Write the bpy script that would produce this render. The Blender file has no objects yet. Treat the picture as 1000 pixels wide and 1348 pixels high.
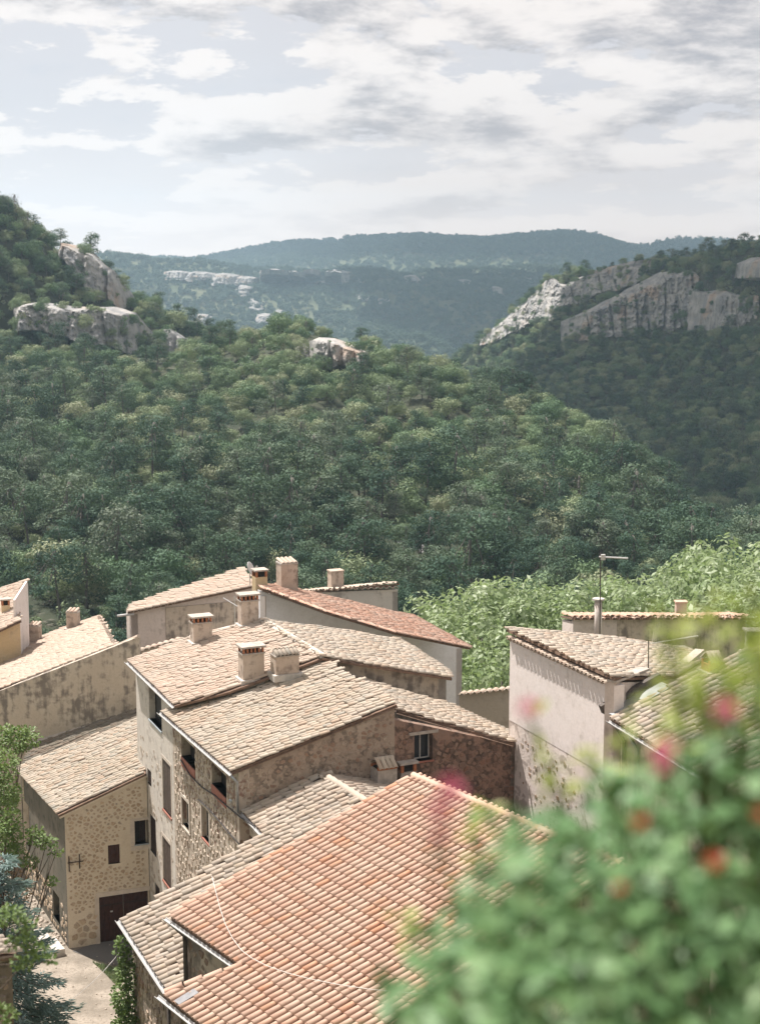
import bpy, math, random
import numpy as np
from mathutils import Vector, Matrix, noise as mnoise
from mathutils.bvhtree import BVHTree
SC = bpy.context.scene
COL = SC.collection
rnd = random.Random(11)

# ------------------------------------------------------------------ camera, sky, sun, exposure
F = 1925.0; HOR = 380.0; ZC = 32.0            # focal length in picture units, horizon row, eye height above the lower street
PITCH = math.atan((674 - HOR) / F); CP, SP = math.cos(PITCH), math.sin(PITCH)
cam_data = bpy.data.cameras.new('camera'); cam = bpy.data.objects.new('camera', cam_data); COL.objects.link(cam)
cam.location = (0, 0, ZC); cam.rotation_euler = (math.pi / 2 - PITCH, 0, 0)
cam_data.sensor_fit = 'VERTICAL'; cam_data.sensor_height = 56.0; cam_data.lens = 56.0 * F / 1348
cam_data.clip_start = 0.1; cam_data.clip_end = 30000
cam_data.dof.use_dof = True; cam_data.dof.focus_distance = 60.0; cam_data.dof.aperture_fstop = 2.0
SC.camera = cam

SUN_EL, SUN_AZ = math.radians(62), math.radians(311)     # azimuth clockwise from +Y (view direction)
S = Vector((math.sin(SUN_AZ) * math.cos(SUN_EL), math.cos(SUN_AZ) * math.cos(SUN_EL), math.sin(SUN_EL)))
sl = bpy.data.lights.new('sun', 'SUN'); sl.energy = 5.0; sl.angle = math.radians(0.6); sl.color = (1.0, 0.94, 0.88)
sun = bpy.data.objects.new('sun', sl); COL.objects.link(sun); sun.location = S * 200
sun.rotation_euler = S.to_track_quat('Z', 'Y').to_euler()

world = bpy.data.worlds.new('World'); SC.world = world; world.use_nodes = True
SC.view_settings.view_transform = 'Standard'; SC.view_settings.look = 'None'
SC.view_settings.exposure = 0.82; SC.view_settings.gamma = 1.0; SC.view_settings.use_curve_mapping = False
SC.render.engine = 'CYCLES'
SC.cycles.use_denoising = True
SC.cycles.max_bounces = 8; SC.cycles.diffuse_bounces = 3; SC.cycles.glossy_bounces = 2
SC.cycles.transmission_bounces = 4; SC.cycles.volume_bounces = 1; SC.cycles.transparent_max_bounces = 8
SC.cycles.caustics_reflective = False; SC.cycles.caustics_refractive = False

class G:
    """small node-graph writer"""
    def __init__(s, tree): s.t = tree; tree.nodes.clear()
    def n(s, typ, **kw):
        nd = s.t.nodes.new(typ)
        for k, v in kw.items():
            if k.startswith('i_'):
                key = k[2:]; key = int(key) if key.isdigit() else key
                s.put(nd.inputs[key], v)
            else: setattr(nd, k, v)
        return nd
    def put(s, sock, v):
        if hasattr(v, 'is_linked') or isinstance(v, bpy.types.NodeSocket): s.t.links.new(v, sock)
        else: sock.default_value = v
    def math(s, op, a, b=0.0, c=None, clamp=False):
        nd = s.t.nodes.new('ShaderNodeMath'); nd.operation = op; nd.use_clamp = clamp
        s.put(nd.inputs[0], a); s.put(nd.inputs[1], b)
        if c is not None: s.put(nd.inputs[2], c)
        return nd.outputs[0]
    def vmath(s, op, a, b=(0, 0, 0)):
        nd = s.t.nodes.new('ShaderNodeVectorMath'); nd.operation = op
        s.put(nd.inputs[0], a); s.put(nd.inputs[1], b)
        return nd.outputs[0]
    def mix(s, f, a, b, mode='MIX'):
        nd = s.t.nodes.new('ShaderNodeMix'); nd.data_type = 'RGBA'; nd.blend_type = mode; nd.clamp_factor = True
        s.put(nd.inputs[0], f)
        s.put(nd.inputs[6], a if not isinstance(a, tuple) else (*a[:3], 1)); s.put(nd.inputs[7], b if not isinstance(b, tuple) else (*b[:3], 1))
        return nd.outputs[2]
    def noise(s, vec, scale, detail=4, rough=0.55, dist=0.0):
        nd = s.t.nodes.new('ShaderNodeTexNoise'); s.put(nd.inputs['Vector'], vec)
        nd.inputs['Scale'].default_value = scale; nd.inputs['Detail'].default_value = detail
        nd.inputs['Roughness'].default_value = rough; nd.inputs['Distortion'].default_value = dist
        return nd.outputs['Fac']
    def step(s, v, lo, hi):
        nd = s.t.nodes.new('ShaderNodeMapRange'); nd.interpolation_type = 'SMOOTHSTEP'
        s.put(nd.inputs[0], v); nd.inputs[1].default_value = lo; nd.inputs[2].default_value = hi
        return nd.outputs[0]
    def ramp(s, v, stops, interp='LINEAR'):
        nd = s.t.nodes.new('ShaderNodeValToRGB'); s.put(nd.inputs[0], v); r = nd.color_ramp; r.interpolation = interp
        while len(r.elements) < len(stops): r.elements.new(0.5)
        for e, (p, c) in zip(r.elements, stops): e.position = p; e.color = (*c, 1)
        return nd.outputs[0]
    def mapping(s, vec, scale=(1, 1, 1), loc=(0, 0, 0)):
        nd = s.t.nodes.new('ShaderNodeMapping'); s.put(nd.inputs[0], vec)
        nd.inputs['Scale'].default_value = scale; nd.inputs['Location'].default_value = loc
        return nd.outputs[0]

def build_world():
    g = G(world.node_tree)
    out = g.n('ShaderNodeOutputWorld'); bg = g.n('ShaderNodeBackground')
    sky = g.n('ShaderNodeTexSky'); sky.sky_type = 'NISHITA'; sky.sun_disc = False
    sky.sun_elevation = SUN_EL; sky.sun_rotation = SUN_AZ; sky.altitude = 500; sky.dust_density = 2.5
    d = g.vmath('NORMALIZE', g.n('ShaderNodeTexCoord').outputs['Generated'])
    sep = g.n('ShaderNodeSeparateXYZ', i_0=d)
    # cloud field: stretched along the horizon, warped; sampled again a little higher up to tell bases from tops
    # rows squeeze together towards the horizon as a flat cloud layer does
    el2 = g.math('POWER', g.math('MAXIMUM', g.math('ADD', sep.outputs[2], 0.03), 0.001), 0.62)
    def field(shift):
        cmb = g.n('ShaderNodeCombineXYZ')
        g.put(cmb.inputs[0], g.math('MULTIPLY', sep.outputs[0], 10.0)); g.put(cmb.inputs[1], g.math('MULTIPLY', sep.outputs[1], 10.0))
        g.put(cmb.inputs[2], g.math('MULTIPLY_ADD', el2, 26.0, shift))
        v = g.mapping(cmb.outputs[0], loc=(33.1, 2.2, 7.7))
        a = g.noise(v, 0.8, 11, 0.61, 0.1)
        b = g.noise(g.mapping(v, scale=(.8, .8, .55), loc=(7, 2, 1)), 0.36, 2, 0.5)
        return g.math('ADD', g.math('MULTIPLY', a, .68), g.math('MULTIPLY', b, .42))
    f0 = field(0.0); f1 = field(0.42)
    cover = g.step(f0, 0.488, 0.518)
    base = g.step(g.math('ADD', g.math('MULTIPLY', g.math('SUBTRACT', f1, f0), 3.4), g.math('MULTIPLY', g.math('SUBTRACT', f0, 0.5), 2.4)), -0.02, 0.42)
    white = (10.9, 10.0, 9.5); grey = (4.9, 4.6, 4.85)
    cloud = g.mix(base, white, grey)
    # the blue between the clouds is veiled by thin high cloud
    veil = g.mix(0.80, sky.outputs[0], (7.4, 7.2, 7.7))
    veil = g.mix(g.math('MULTIPLY', g.step(f0, .33, .46), .75), veil, (8.2, 7.75, 7.9))
    allc = g.mix(cover, veil, cloud)
    # brighter, paler air low over the hills
    low = g.step(sep.outputs[2], 0.13, 0.0)
    allc = g.mix(g.math('MULTIPLY', low, .85), allc, (12.4, 10.3, 9.2))
    g.put(bg.inputs[0], allc); bg.inputs[1].default_value = 0.053
    g.t.links.new(bg.outputs[0], out.inputs[0])
build_world()

# ------------------------------------------------------------------ geometry of the view: a picture point and a depth give a place
def ray(u, v):
    a = (u - 500) / F; b = (674 - v) / F
    return Vector((a, CP + b * SP, -SP + b * CP))
O = Vector((0, 0, ZC))
def atZ(u, v, z):
    d = ray(u, v); return O + d * ((z - ZC) / d.z)
def atY(u, v, y):
    d = ray(u, v); return O + d * (y / d.y)
def proj(p):
    x, y, z = p[0], p[1], p[2] - ZC
    fz = y * CP - z * SP; up = y * SP + z * CP
    return 500 + F * x / fz, 674 - F * up / fz, fz
def hitp(u, v, P, N):
    d = ray(u, v); return O + d * ((Vector(P) - O).dot(N) / d.dot(N))
def vec2(x, y): return Vector((x, y, 0))

# ------------------------------------------------------------------ objects
def wloc(o):
    p = Vector((0, 0, 0))
    while o: p += o.location; o = o.parent
    return p
def link(o, parent=None, loc=None):
    COL.objects.link(o)
    if parent is not None: o.parent = parent
    if loc is not None: o.location = loc
    return o
def props(o, label=None, cat=None, group=None, kind=None):
    if label: o['label'] = label
    if cat: o['category'] = cat
    if group: o['group'] = group
    if kind: o['kind'] = kind
    return o
def thing(name, label, cat, loc, group=None):
    o = bpy.data.objects.new(name, None); o.empty_display_size = .3
    link(o, None, Vector(loc)); return props(o, label, cat, group)
def mesh_np(name, V, faces, mats=(), smooth=False, midx=None):
    me = bpy.data.meshes.new(name); me.from_pydata([tuple(v) for v in V], [], faces); 
    for m in mats: me.materials.append(m)
    if midx is not None: me.polygons.foreach_set('material_index', midx)
    if smooth: me.polygons.foreach_set('use_smooth', [True] * len(me.polygons))
    me.update(); return me
def mesh_arr(name, V, Fq, mats=(), smooth=False):
    """numpy verts (n,3) and faces (m,k) of one size"""
    V = np.asarray(V, np.float32); Fq = np.asarray(Fq, np.int32); k = Fq.shape[1]
    me = bpy.data.meshes.new(name); me.vertices.add(len(V)); me.vertices.foreach_set('co', V.ravel())
    me.loops.add(Fq.size); me.loops.foreach_set('vertex_index', Fq.ravel())
    me.polygons.add(len(Fq)); me.polygons.foreach_set('loop_start', np.arange(0, Fq.size, k, dtype=np.int32))
    me.polygons.foreach_set('loop_total', np.full(len(Fq), k, np.int32))
    if smooth: me.polygons.foreach_set('use_smooth', np.ones(len(Fq), bool))
    for m in mats: me.materials.append(m)
    me.update(calc_edges=True); return me
def place(name, me, parent=None, loc=None, kind=None):
    o = bpy.data.objects.new(name, me); link(o, parent, loc)
    if kind: o['kind'] = kind
    return o
class MB:
    """collects shapes in world coordinates; build() links them as one mesh object"""
    def __init__(s): s.v = []; s.f = []
    def add(s, vs, fs):
        b = len(s.v); s.v += [Vector(x) for x in vs]; s.f += [tuple(b + i for i in f) for f in fs]; return s
    def box(s, c, X, Y, Z):
        """centre of the base c, half axes X, Y and full height Z"""
        c, X, Y, Z = Vector(c), Vector(X), Vector(Y), Vector(Z)
        p = [c - X - Y, c + X - Y, c + X + Y, c - X + Y]; p += [q + Z for q in p]
        return s.add(p, [(3, 2, 1, 0), (4, 5, 6, 7), (0, 1, 5, 4), (1, 2, 6, 5), (2, 3, 7, 6), (3, 0, 4, 7)])
    def prism(s, top, down):
        n = len(top); down = Vector(down); top = [Vector(p) for p in top]
        return s.add(top + [p + down for p in top], [tuple(range(n)), tuple(range(2 * n - 1, n - 1, -1))] + [(i, i + n, (i + 1) % n + n, (i + 1) % n) for i in range(n)])
    def tube(s, pts, r, n=6, closed=True, r2=None):
        pts = [Vector(p) for p in pts]; b = len(s.v); m = len(pts)
        for i, p in enumerate(pts):
            d = (pts[min(i + 1, m - 1)] - pts[max(i - 1, 0)]).normalized()
            a = d.cross(Vector((0, 0, 1)));  a = a if a.length > .05 else d.cross(Vector((1, 0, 0)))
            a.normalize(); c = a.cross(d)
            rr = r if r2 is None else r + (r2 - r) * i / max(1, m - 1)
            for k in range(n):
                t = 2 * math.pi * k / n; s.v.append(p + a * (rr * math.cos(t)) + c * (rr * math.sin(t)))
        for i in range(m - 1):
            for k in range(n):
                k2 = (k + 1) % n; s.f.append((b + i * n + k, b + i * n + k2, b + (i + 1) * n + k2, b + (i + 1) * n + k))
        if closed: s.f.append(tuple(b + k for k in range(n))[::-1]); s.f.append(tuple(b + (m - 1) * n + k for k in range(n)))
        return s
    def build(s, name, mat, parent=None, smooth=False, kind=None, label=None, loc=None):
        base = wloc(parent) if parent is not None else (Vector(loc) if loc is not None else Vector((0, 0, 0)))
        me = mesh_np(name, [v - base for v in s.v], s.f, [mat], smooth)
        o = place(name, me, parent, base if parent is None else None, kind)
        if label: o['label'] = label
        return o

# ------------------------------------------------------------------ materials
def mat(name):
    m = bpy.data.materials.new(name); m.use_nodes = True; g = G(m.node_tree)
    out = g.n('ShaderNodeOutputMaterial'); b = g.n('ShaderNodeBsdfPrincipled'); g.t.links.new(b.outputs[0], out.inputs[0])
    b.inputs['Roughness'].default_value = .9; b.inputs['Specular IOR Level'].default_value = .25
    return m, g, b
def bump(g, b, h, strength, dist):
    bp = g.n('ShaderNodeBump'); bp.inputs['Strength'].default_value = strength; bp.inputs['Distance'].default_value = dist
    g.put(bp.inputs['Height'], h); g.t.links.new(bp.outputs[0], b.inputs['Normal'])
def wall_mat(name, c1, c2, c3, dirt=(.12, .10, .085), dirt_amt=.5, lo=.5, hi=.66, streak=.5, fine=9, bmp=.35, loc=0.0, patch=None, patch_lo=.55):
    m, g, b = mat(name)
    pos = g.mapping(g.n('ShaderNodeNewGeometry').outputs['Position'], loc=(loc, loc * 1.7, loc * .3))
    big = g.noise(pos, .55, 4); mid = g.noise(pos, 2.2, 6, .6); fin = g.noise(pos, fine, 6, .65)
    st = g.noise(g.mapping(pos, scale=(1.6, 1.6, .22)), 1.6, 5, .6)
    c = g.mix(g.step(big, .38, .62), c1, c2)
    c = g.mix(g.step(mid, .48, .7), c, c3)
    if patch:
        c = g.mix(g.step(g.math('ADD', g.math('MULTIPLY', big, .5), g.math('MULTIPLY', mid, .5)), patch_lo, patch_lo + .05), c, patch)
    ds = g.math('ADD', g.math('ADD', g.math('MULTIPLY', st, streak), g.math('MULTIPLY', mid, 1 - streak)), g.math('MULTIPLY', g.math('SUBTRACT', big, .5), .42))
    c = g.mix(g.math('MULTIPLY', g.step(ds, lo, hi), dirt_amt), c, dirt)
    c = g.mix(g.math('MULTIPLY', g.step(fin, .35, .75), .25), c, g.mix(.5, c, (0.04, .035, .03)))
    g.put(b.inputs['Base Color'], c)
    bump(g, b, g.math('ADD', g.math('MULTIPLY', mid, .6), g.math('MULTIPLY', fin, .5)), bmp, .06)
    return m
def plain(name, c, rough=.7, metal=0.0, var=.25, scale=6.0):
    m, g, b = mat(name)
    pos = g.n('ShaderNodeNewGeometry').outputs['Position']
    f = g.noise(pos, scale, 5, .6)
    g.put(b.inputs['Base Color'], g.mix(g.step(f, .3, .75), c, tuple(x * (1 - var) for x in c)))
    b.inputs['Roughness'].default_value = rough; b.inputs['Metallic'].default_value = metal
    return m
def tile_mat(name, stops, lichen=(.36, .31, .2), lich=.35, dust=(.47, .42, .36), dusty=.4, loc=0):
    m, g, b = mat(name)
    at = g.n('ShaderNodeAttribute', attribute_name='tint').outputs['Fac']
    oi = g.n('ShaderNodeObjectInfo').outputs['Random']
    r = g.math('FRACT', g.math('ADD', at, g.math('MULTIPLY', oi, .999)))
    pos = g.mapping(g.n('ShaderNodeNewGeometry').outputs['Position'], loc=(loc, loc, 0))
    big = g.noise(pos, .8, 4); mid = g.noise(pos, 5, 5, .65); fin = g.noise(pos, 22, 4, .7)
    c = g.ramp(r, stops)
    c = g.mix(g.math('MULTIPLY', g.step(g.math('ADD', g.math('MULTIPLY', big, .6), g.math('MULTIPLY', mid, .4)), .44, .6), dusty), c, dust)
    c = g.mix(g.math('MULTIPLY', g.step(mid, .56, .68), lich), c, lichen)
    c = g.mix(g.math('MULTIPLY', g.step(fin, .5, .75), .2), c, (.14, .12, .10))
    g.put(b.inputs['Base Color'], c); b.inputs['Roughness'].default_value = .88
    bump(g, b, g.math('ADD', mid, fin), .25, .01)
    return m
def leaf_mat(name, stops, trans=.35, rough=.6, spec=.3, vary=.5, scale=.12):
    m = bpy.data.materials.new(name); m.use_nodes = True; g = G(m.node_tree)
    out = g.n('ShaderNodeOutputMaterial'); b = g.n('ShaderNodeBsdfPrincipled'); t = g.n('ShaderNodeBsdfTranslucent'); mx = g.n('ShaderNodeMixShader')
    r = g.n('ShaderNodeObjectInfo').outputs['Random']
    isl = g.n('ShaderNodeNewGeometry').outputs['Random Per Island']
    pos = g.n('ShaderNodeNewGeometry').outputs['Position']
    f = g.noise(pos, scale, 3)
    v = g.math('ADD', g.math('MULTIPLY', g.step(f, .3, .7), vary * .55), g.math('ADD', g.math('MULTIPLY', r, 1 - vary), g.math('MULTIPLY', isl, vary * .45)))
    c = g.ramp(v, stops)
    g.put(b.inputs['Base Color'], c); b.inputs['Roughness'].default_value = rough; b.inputs['Specular IOR Level'].default_value = spec
    g.put(t.inputs[0], g.mix(.5, c, (.16, .22, .04)))
    mx.inputs[0].default_value = trans
    g.t.links.new(b.outputs[0], mx.inputs[1]); g.t.links.new(t.outputs[0], mx.inputs[2]); g.t.links.new(mx.outputs[0], out.inputs[0])
    return m
def rock_mat(name, tone=1.0):
    m, g, b = mat(name)
    pos = g.n('ShaderNodeNewGeometry').outputs['Position']
    st = g.noise(g.mapping(pos, scale=(.16, .16, .03)), 1, 6, .65)
    pa = g.noise(pos, .05, 4, .6); fi = g.noise(pos, .6, 7, .7); ly = g.noise(g.mapping(pos, scale=(.02, .02, .2)), 1, 4)
    c = g.mix(g.step(st, .35, .65), (.25 * tone, .25 * tone, .255 * tone), (.42 * tone, .40 * tone, .375 * tone))
    c = g.mix(g.math('MULTIPLY', g.step(pa, .54, .66), .65), c, (.42 * tone, .29 * tone, .20 * tone))
    c = g.mix(g.math('MULTIPLY', g.step(fi, .52, .66), .6), c, (.10, .105, .10))
    c = g.mix(g.math('MULTIPLY', g.step(ly, .55, .68), .45), c, (.12, .12, .12))
    g.put(b.inputs['Base Color'], c); bump(g, b, g.math('ADD', st, fi), .6, 1.2)
    return m
M = {}
M['stucco_tan'] = wall_mat('stucco_tan', (.50, .425, .34), (.54, .47, .385), (.43, .365, .295), dirt=(.17, .145, .125), dirt_amt=.85, lo=.46, hi=.64, streak=.6, loc=3)
M['stucco_pink'] = wall_mat('stucco_pink', (.60, .52, .465), (.63, .555, .50), (.54, .465, .41), dirt_amt=.3, lo=.52, hi=.7, loc=9)
M['stucco_white'] = wall_mat('stucco_white', (.78, .715, .68), (.75, .685, .65), (.71, .645, .60), dirt_amt=.2, lo=.55, hi=.75, loc=1, bmp=.15)
M['stucco_shade_blue'] = wall_mat('stucco_shade_blue', (.76, .755, .77), (.72, .715, .73), (.70, .69, .70), dirt_amt=.12, lo=.55, hi=.75, loc=6, bmp=.12)  # white stucco with the bluish skylight of its shaded side in the colour
M['stucco_yellow'] = wall_mat('stucco_yellow', (.55, .42, .25), (.58, .46, .30), (.52, .40, .26), dirt_amt=.2, lo=.55, hi=.75, loc=5)
M['stucco_grey'] = wall_mat('stucco_grey', (.55, .51, .46), (.60, .55, .49), (.49, .445, .40), dirt_amt=.35, lo=.5, hi=.68, loc=14)
M['chimney_render'] = wall_mat('chimney_render', (.50, .405, .33), (.54, .45, .375), (.42, .33, .265), dirt=(.19, .155, .13), dirt_amt=.6, lo=.48, hi=.62, loc=41, fine=12)
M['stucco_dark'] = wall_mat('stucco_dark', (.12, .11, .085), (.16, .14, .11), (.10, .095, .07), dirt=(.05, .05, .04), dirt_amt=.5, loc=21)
M['mortar_cream'] = wall_mat('mortar_cream', (.60, .52, .41), (.64, .555, .45), (.56, .475, .365), dirt_amt=.2, lo=.54, hi=.7, loc=2, fine=14)
M['mortar_rubble'] = wall_mat('mortar_rubble', (.47, .40, .33), (.53, .46, .38), (.40, .33, .265), dirt_amt=.4, lo=.48, hi=.64, loc=7, fine=12, bmp=.6, patch=(.30, .19, .145), patch_lo=.53)
M['mortar_brown'] = wall_mat('mortar_brown', (.36, .285, .225), (.45, .37, .295), (.28, .205, .16), dirt=(.12, .10, .08), dirt_amt=.6, lo=.47, hi=.6, streak=.2, loc=17, fine=11, bmp=.8)
M['mortar_red'] = wall_mat('mortar_red', (.25, .17, .13), (.31, .20, .15), (.18, .12, .095), dirt=(.07, .055, .045), dirt_amt=.7, lo=.47, hi=.6, streak=.2, loc=19, fine=11, bmp=.8)
M['plaster_fallen'] = wall_mat('plaster_fallen', (.73, .64, .585), (.76, .68, .625), (.68, .59, .53), dirt=(.30, .24, .21), dirt_amt=.6, lo=.52, hi=.6, streak=.1, loc=27, fine=7, bmp=.6)
def stone_mat(name, stops):
    m, g, b = mat(name)
    r = g.math('FRACT', g.math('ADD', g.n('ShaderNodeAttribute', attribute_name='tint').outputs['Fac'], g.n('ShaderNodeObjectInfo').outputs['Random']))
    pos = g.n('ShaderNodeNewGeometry').outputs['Position']; f = g.noise(pos, 9, 5, .65)
    c = g.mix(g.math('MULTIPLY', g.step(f, .45, .7), .45), g.ramp(r, stops), (.14, .115, .09))
    g.put(b.inputs['Base Color'], c); bump(g, b, f, .5, .03); return m
M['stone_warm'] = stone_mat('stone_warm', [(0, (.377, .293, .210)), (.3, (.462, .351, .247)), (.55, (.420, .340, .262)), (.8, (.503, .388, .278)), (1, (.346, .293, .236))])
M['stone_grey'] = stone_mat('stone_grey', [(0, (.36, .31, .26)), (.3, (.44, .37, .30)), (.55, (.33, .27, .215)), (.8, (.48, .41, .335)), (1, (.29, .225, .175))])
M['stone_brown'] = stone_mat('stone_brown', [(0, (.25, .195, .15)), (.3, (.37, .29, .23)), (.55, (.42, .34, .27)), (.8, (.32, .21, .15)), (1, (.21, .17, .14))])
M['stone_red'] = stone_mat('stone_red', [(0, (.17, .115, .09)), (.3, (.25, .16, .12)), (.55, (.30, .21, .16)), (.8, (.24, .13, .09)), (1, (.13, .10, .085))])
OLD = [(0, (.421, .324, .245)), (.18, (.466, .394, .314)), (.36, (.386, .328, .263)), (.55, (.493, .426, .343)), (.72, (.439, .333, .253)), (.86, (.359, .339, .292)), (1, (.476, .386, .300))]
M['tile_old'] = tile_mat('tile_old', OLD, dusty=.5)
M['tile_pink'] = tile_mat('tile_pink', [(0, (.482, .352, .279)), (.3, (.518, .408, .325)), (.55, (.455, .361, .288)), (.8, (.528, .432, .353)), (1, (.437, .346, .274))], dusty=.45, lich=.2, loc=4)
M['tile_grey'] = tile_mat('tile_grey', [(0, (.387, .320, .257)), (.25, (.441, .369, .297)), (.5, (.333, .288, .243)), (.75, (.450, .347, .270)), (1, (.369, .333, .288))], dusty=.5, lichen=(.40, .30, .14), lich=.3, loc=8)
M['tile_orange'] = tile_mat('tile_orange', [(0, (.475, .290, .209)), (.3, (.513, .337, .257)), (.6, (.465, .309, .237)), (.86, (.532, .380, .294)), (.94, (.513, .266, .166)), (1, (.465, .275, .185))], dusty=.4, dust=(.53, .42, .335), lich=.18, lichen=(.45, .35, .22), loc=12)
M['tile_salmon'] = tile_mat('tile_salmon', [(0, (.475, .257, .180)), (.4, (.503, .304, .223)), (.7, (.446, .266, .190)), (1, (.494, .323, .247))], dusty=.35, lich=.12, loc=15)
M['tile_pale'] = tile_mat('tile_pale', [(p, tuple(min(.62, x * 1.22) for x in c)) for p, c in OLD], dusty=.5, dust=(.54, .48, .415), loc=23)  # old tile tones lightened so slopes turned from the sun look lit
M['tile_shaded'] = tile_mat('tile_shaded', [(p, tuple(x * .45 for x in c)) for p, c in OLD], dusty=.4, dust=(.14, .13, .10), lichen=(.10, .11, .06), loc=29)  # old tiles darkened: the wall's shade is put into their colour
M['slate_grey'] = plain('slate_grey', (.27, .27, .28), .8)
M['under_tile'] = plain('under_tile', (.22, .145, .105), .95, var=.5)
M['mortar_white'] = plain('mortar_white', (.56, .52, .47), .9, var=.3, scale=3)
M['zinc'] = plain('zinc', (.42, .44, .46), .42, .75, var=.25, scale=2)
M['gutter_white'] = plain('gutter_white', (.44, .43, .42), .5, 0.1, var=.2, scale=2)
M['gutter_dark'] = plain('gutter_dark', (.11, .095, .085), .6, .2)
M['brick_red'] = plain('brick_red', (.42, .17, .085), .9, var=.35, scale=9)
M['cement'] = plain('cement', (.46, .41, .36), .92, var=.35, scale=4)
M['door_wood'] = plain('door_wood', (.055, .022, .016), .6, var=.45, scale=5)
M['shutter_wood'] = plain('shutter_wood', (.10, .075, .062), .7, var=.35, scale=6)
M['shutter_dark'] = plain('shutter_dark', (.035, .022, .02), .7, var=.3)
M['iron'] = plain('iron', (.045, .03, .025), .6, .4)
M['dark_room'] = plain('dark_room', (.03, .026, .022), .9)
M['pane'] = plain('pane', (.035, .04, .045), .12, var=.1)
M['frame_white'] = plain('frame_white', (.55, .53, .5), .6)
M['sill_red'] = plain('sill_red', (.36, .155, .115), .85, var=.3, scale=5)
M['sill_blue'] = plain('sill_blue', (.34, .38, .40), .8, var=.2)
M['plaster_fresh'] = plain('plaster_fresh', (.57, .50, .43), .9, var=.2, scale=3)
M['green_paint'] = plain('green_paint', (.16, .28, .22), .7)
M['cable_white'] = plain('cable_white', (.62, .58, .54), .6, var=.05)
M['cable_black'] = plain('cable_black', (.05, .045, .045), .6)
M['aluminium'] = plain('aluminium', (.62, .60, .58), .4, .6, var=.1)
M['dish_white'] = plain('dish_white', (.66, .64, .62), .5, var=.1)
M['bark'] = plain('bark', (.16, .125, .10), .95, var=.5, scale=4)
M['bark_grey'] = plain('bark_grey', (.17, .15, .135), .95, var=.4, scale=3)
M['rock'] = rock_mat('rock'); M['rock_far'] = rock_mat('rock_far', .78)
M['leaf_pine'] = leaf_mat('leaf_pine', [(0, (.028, .066, .047)), (.3, (.051, .099, .064)), (.55, (.086, .139, .083)), (.8, (.131, .172, .114)), (1, (.167, .194, .150))], .12, .7, .2, .2, .1)
M['leaf_oak'] = leaf_mat('leaf_oak', [(0, (.056, .114, .064)), (.25, (.108, .186, .094)), (.5, (.184, .256, .132)), (.72, (.274, .323, .183)), (.88, (.310, .323, .206)), (1, (.178, .343, .121))], .13, .65, .25, .2, .1)
M['leaf_far'] = leaf_mat('leaf_far', [(0, (.03, .065, .05)), (.4, (.05, .09, .065)), (.75, (.075, .115, .08)), (1, (.11, .14, .095))], .1, .7, .2, .4, .01)  # darkened and blued: distance haze put into the leaf colour
M['leaf_bare'] = leaf_mat('leaf_bare', [(0, (.10, .095, .08)), (.5, (.13, .125, .10)), (1, (.11, .12, .08))], .15, .8, .15)
M['leaf_plane'] = leaf_mat('leaf_plane', [(0, (.198, .292, .121)), (.4, (.319, .407, .209)), (.7, (.418, .495, .308)), (1, (.528, .583, .418))], .45, .45, .4, .8, .5)
M['leaf_fresh'] = leaf_mat('leaf_fresh', [(0, (.09, .15, .04)), (.5, (.15, .22, .07)), (1, (.22, .29, .11))], .35, .5, .35, .8, 1.2)
M['leaf_dry'] = leaf_mat('leaf_dry', [(0, (.24, .14, .09)), (.5, (.33, .21, .13)), (1, (.40, .29, .18))], .25, .7, .2, .8, 1.2)
M['leaf_spruce'] = leaf_mat('leaf_spruce', [(0, (.130, .203, .191)), (.5, (.244, .333, .325)), (1, (.390, .488, .463))], .3, .6, .3, .7, .9)
M['leaf_rose'] = leaf_mat('leaf_rose', [(0, (.064, .147, .058)), (.4, (.117, .229, .092)), (.75, (.188, .310, .130)), (1, (.305, .434, .188))], .19, .5, .35, .75, 3)
M['leaf_young'] = leaf_mat('leaf_young', [(0, (.22, .30, .05)), (.5, (.34, .40, .08)), (1, (.45, .47, .12))], .4, .4, .4, .7, 3)
M['petal_pink'] = plain('petal_pink', (.66, .15, .235), .6, var=.3, scale=40)
M['petal_red'] = plain('petal_red', (.60, .10, .055), .6, var=.35, scale=40)
M['stem_green'] = plain('stem_green', (.12, .14, .05), .6)
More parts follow.
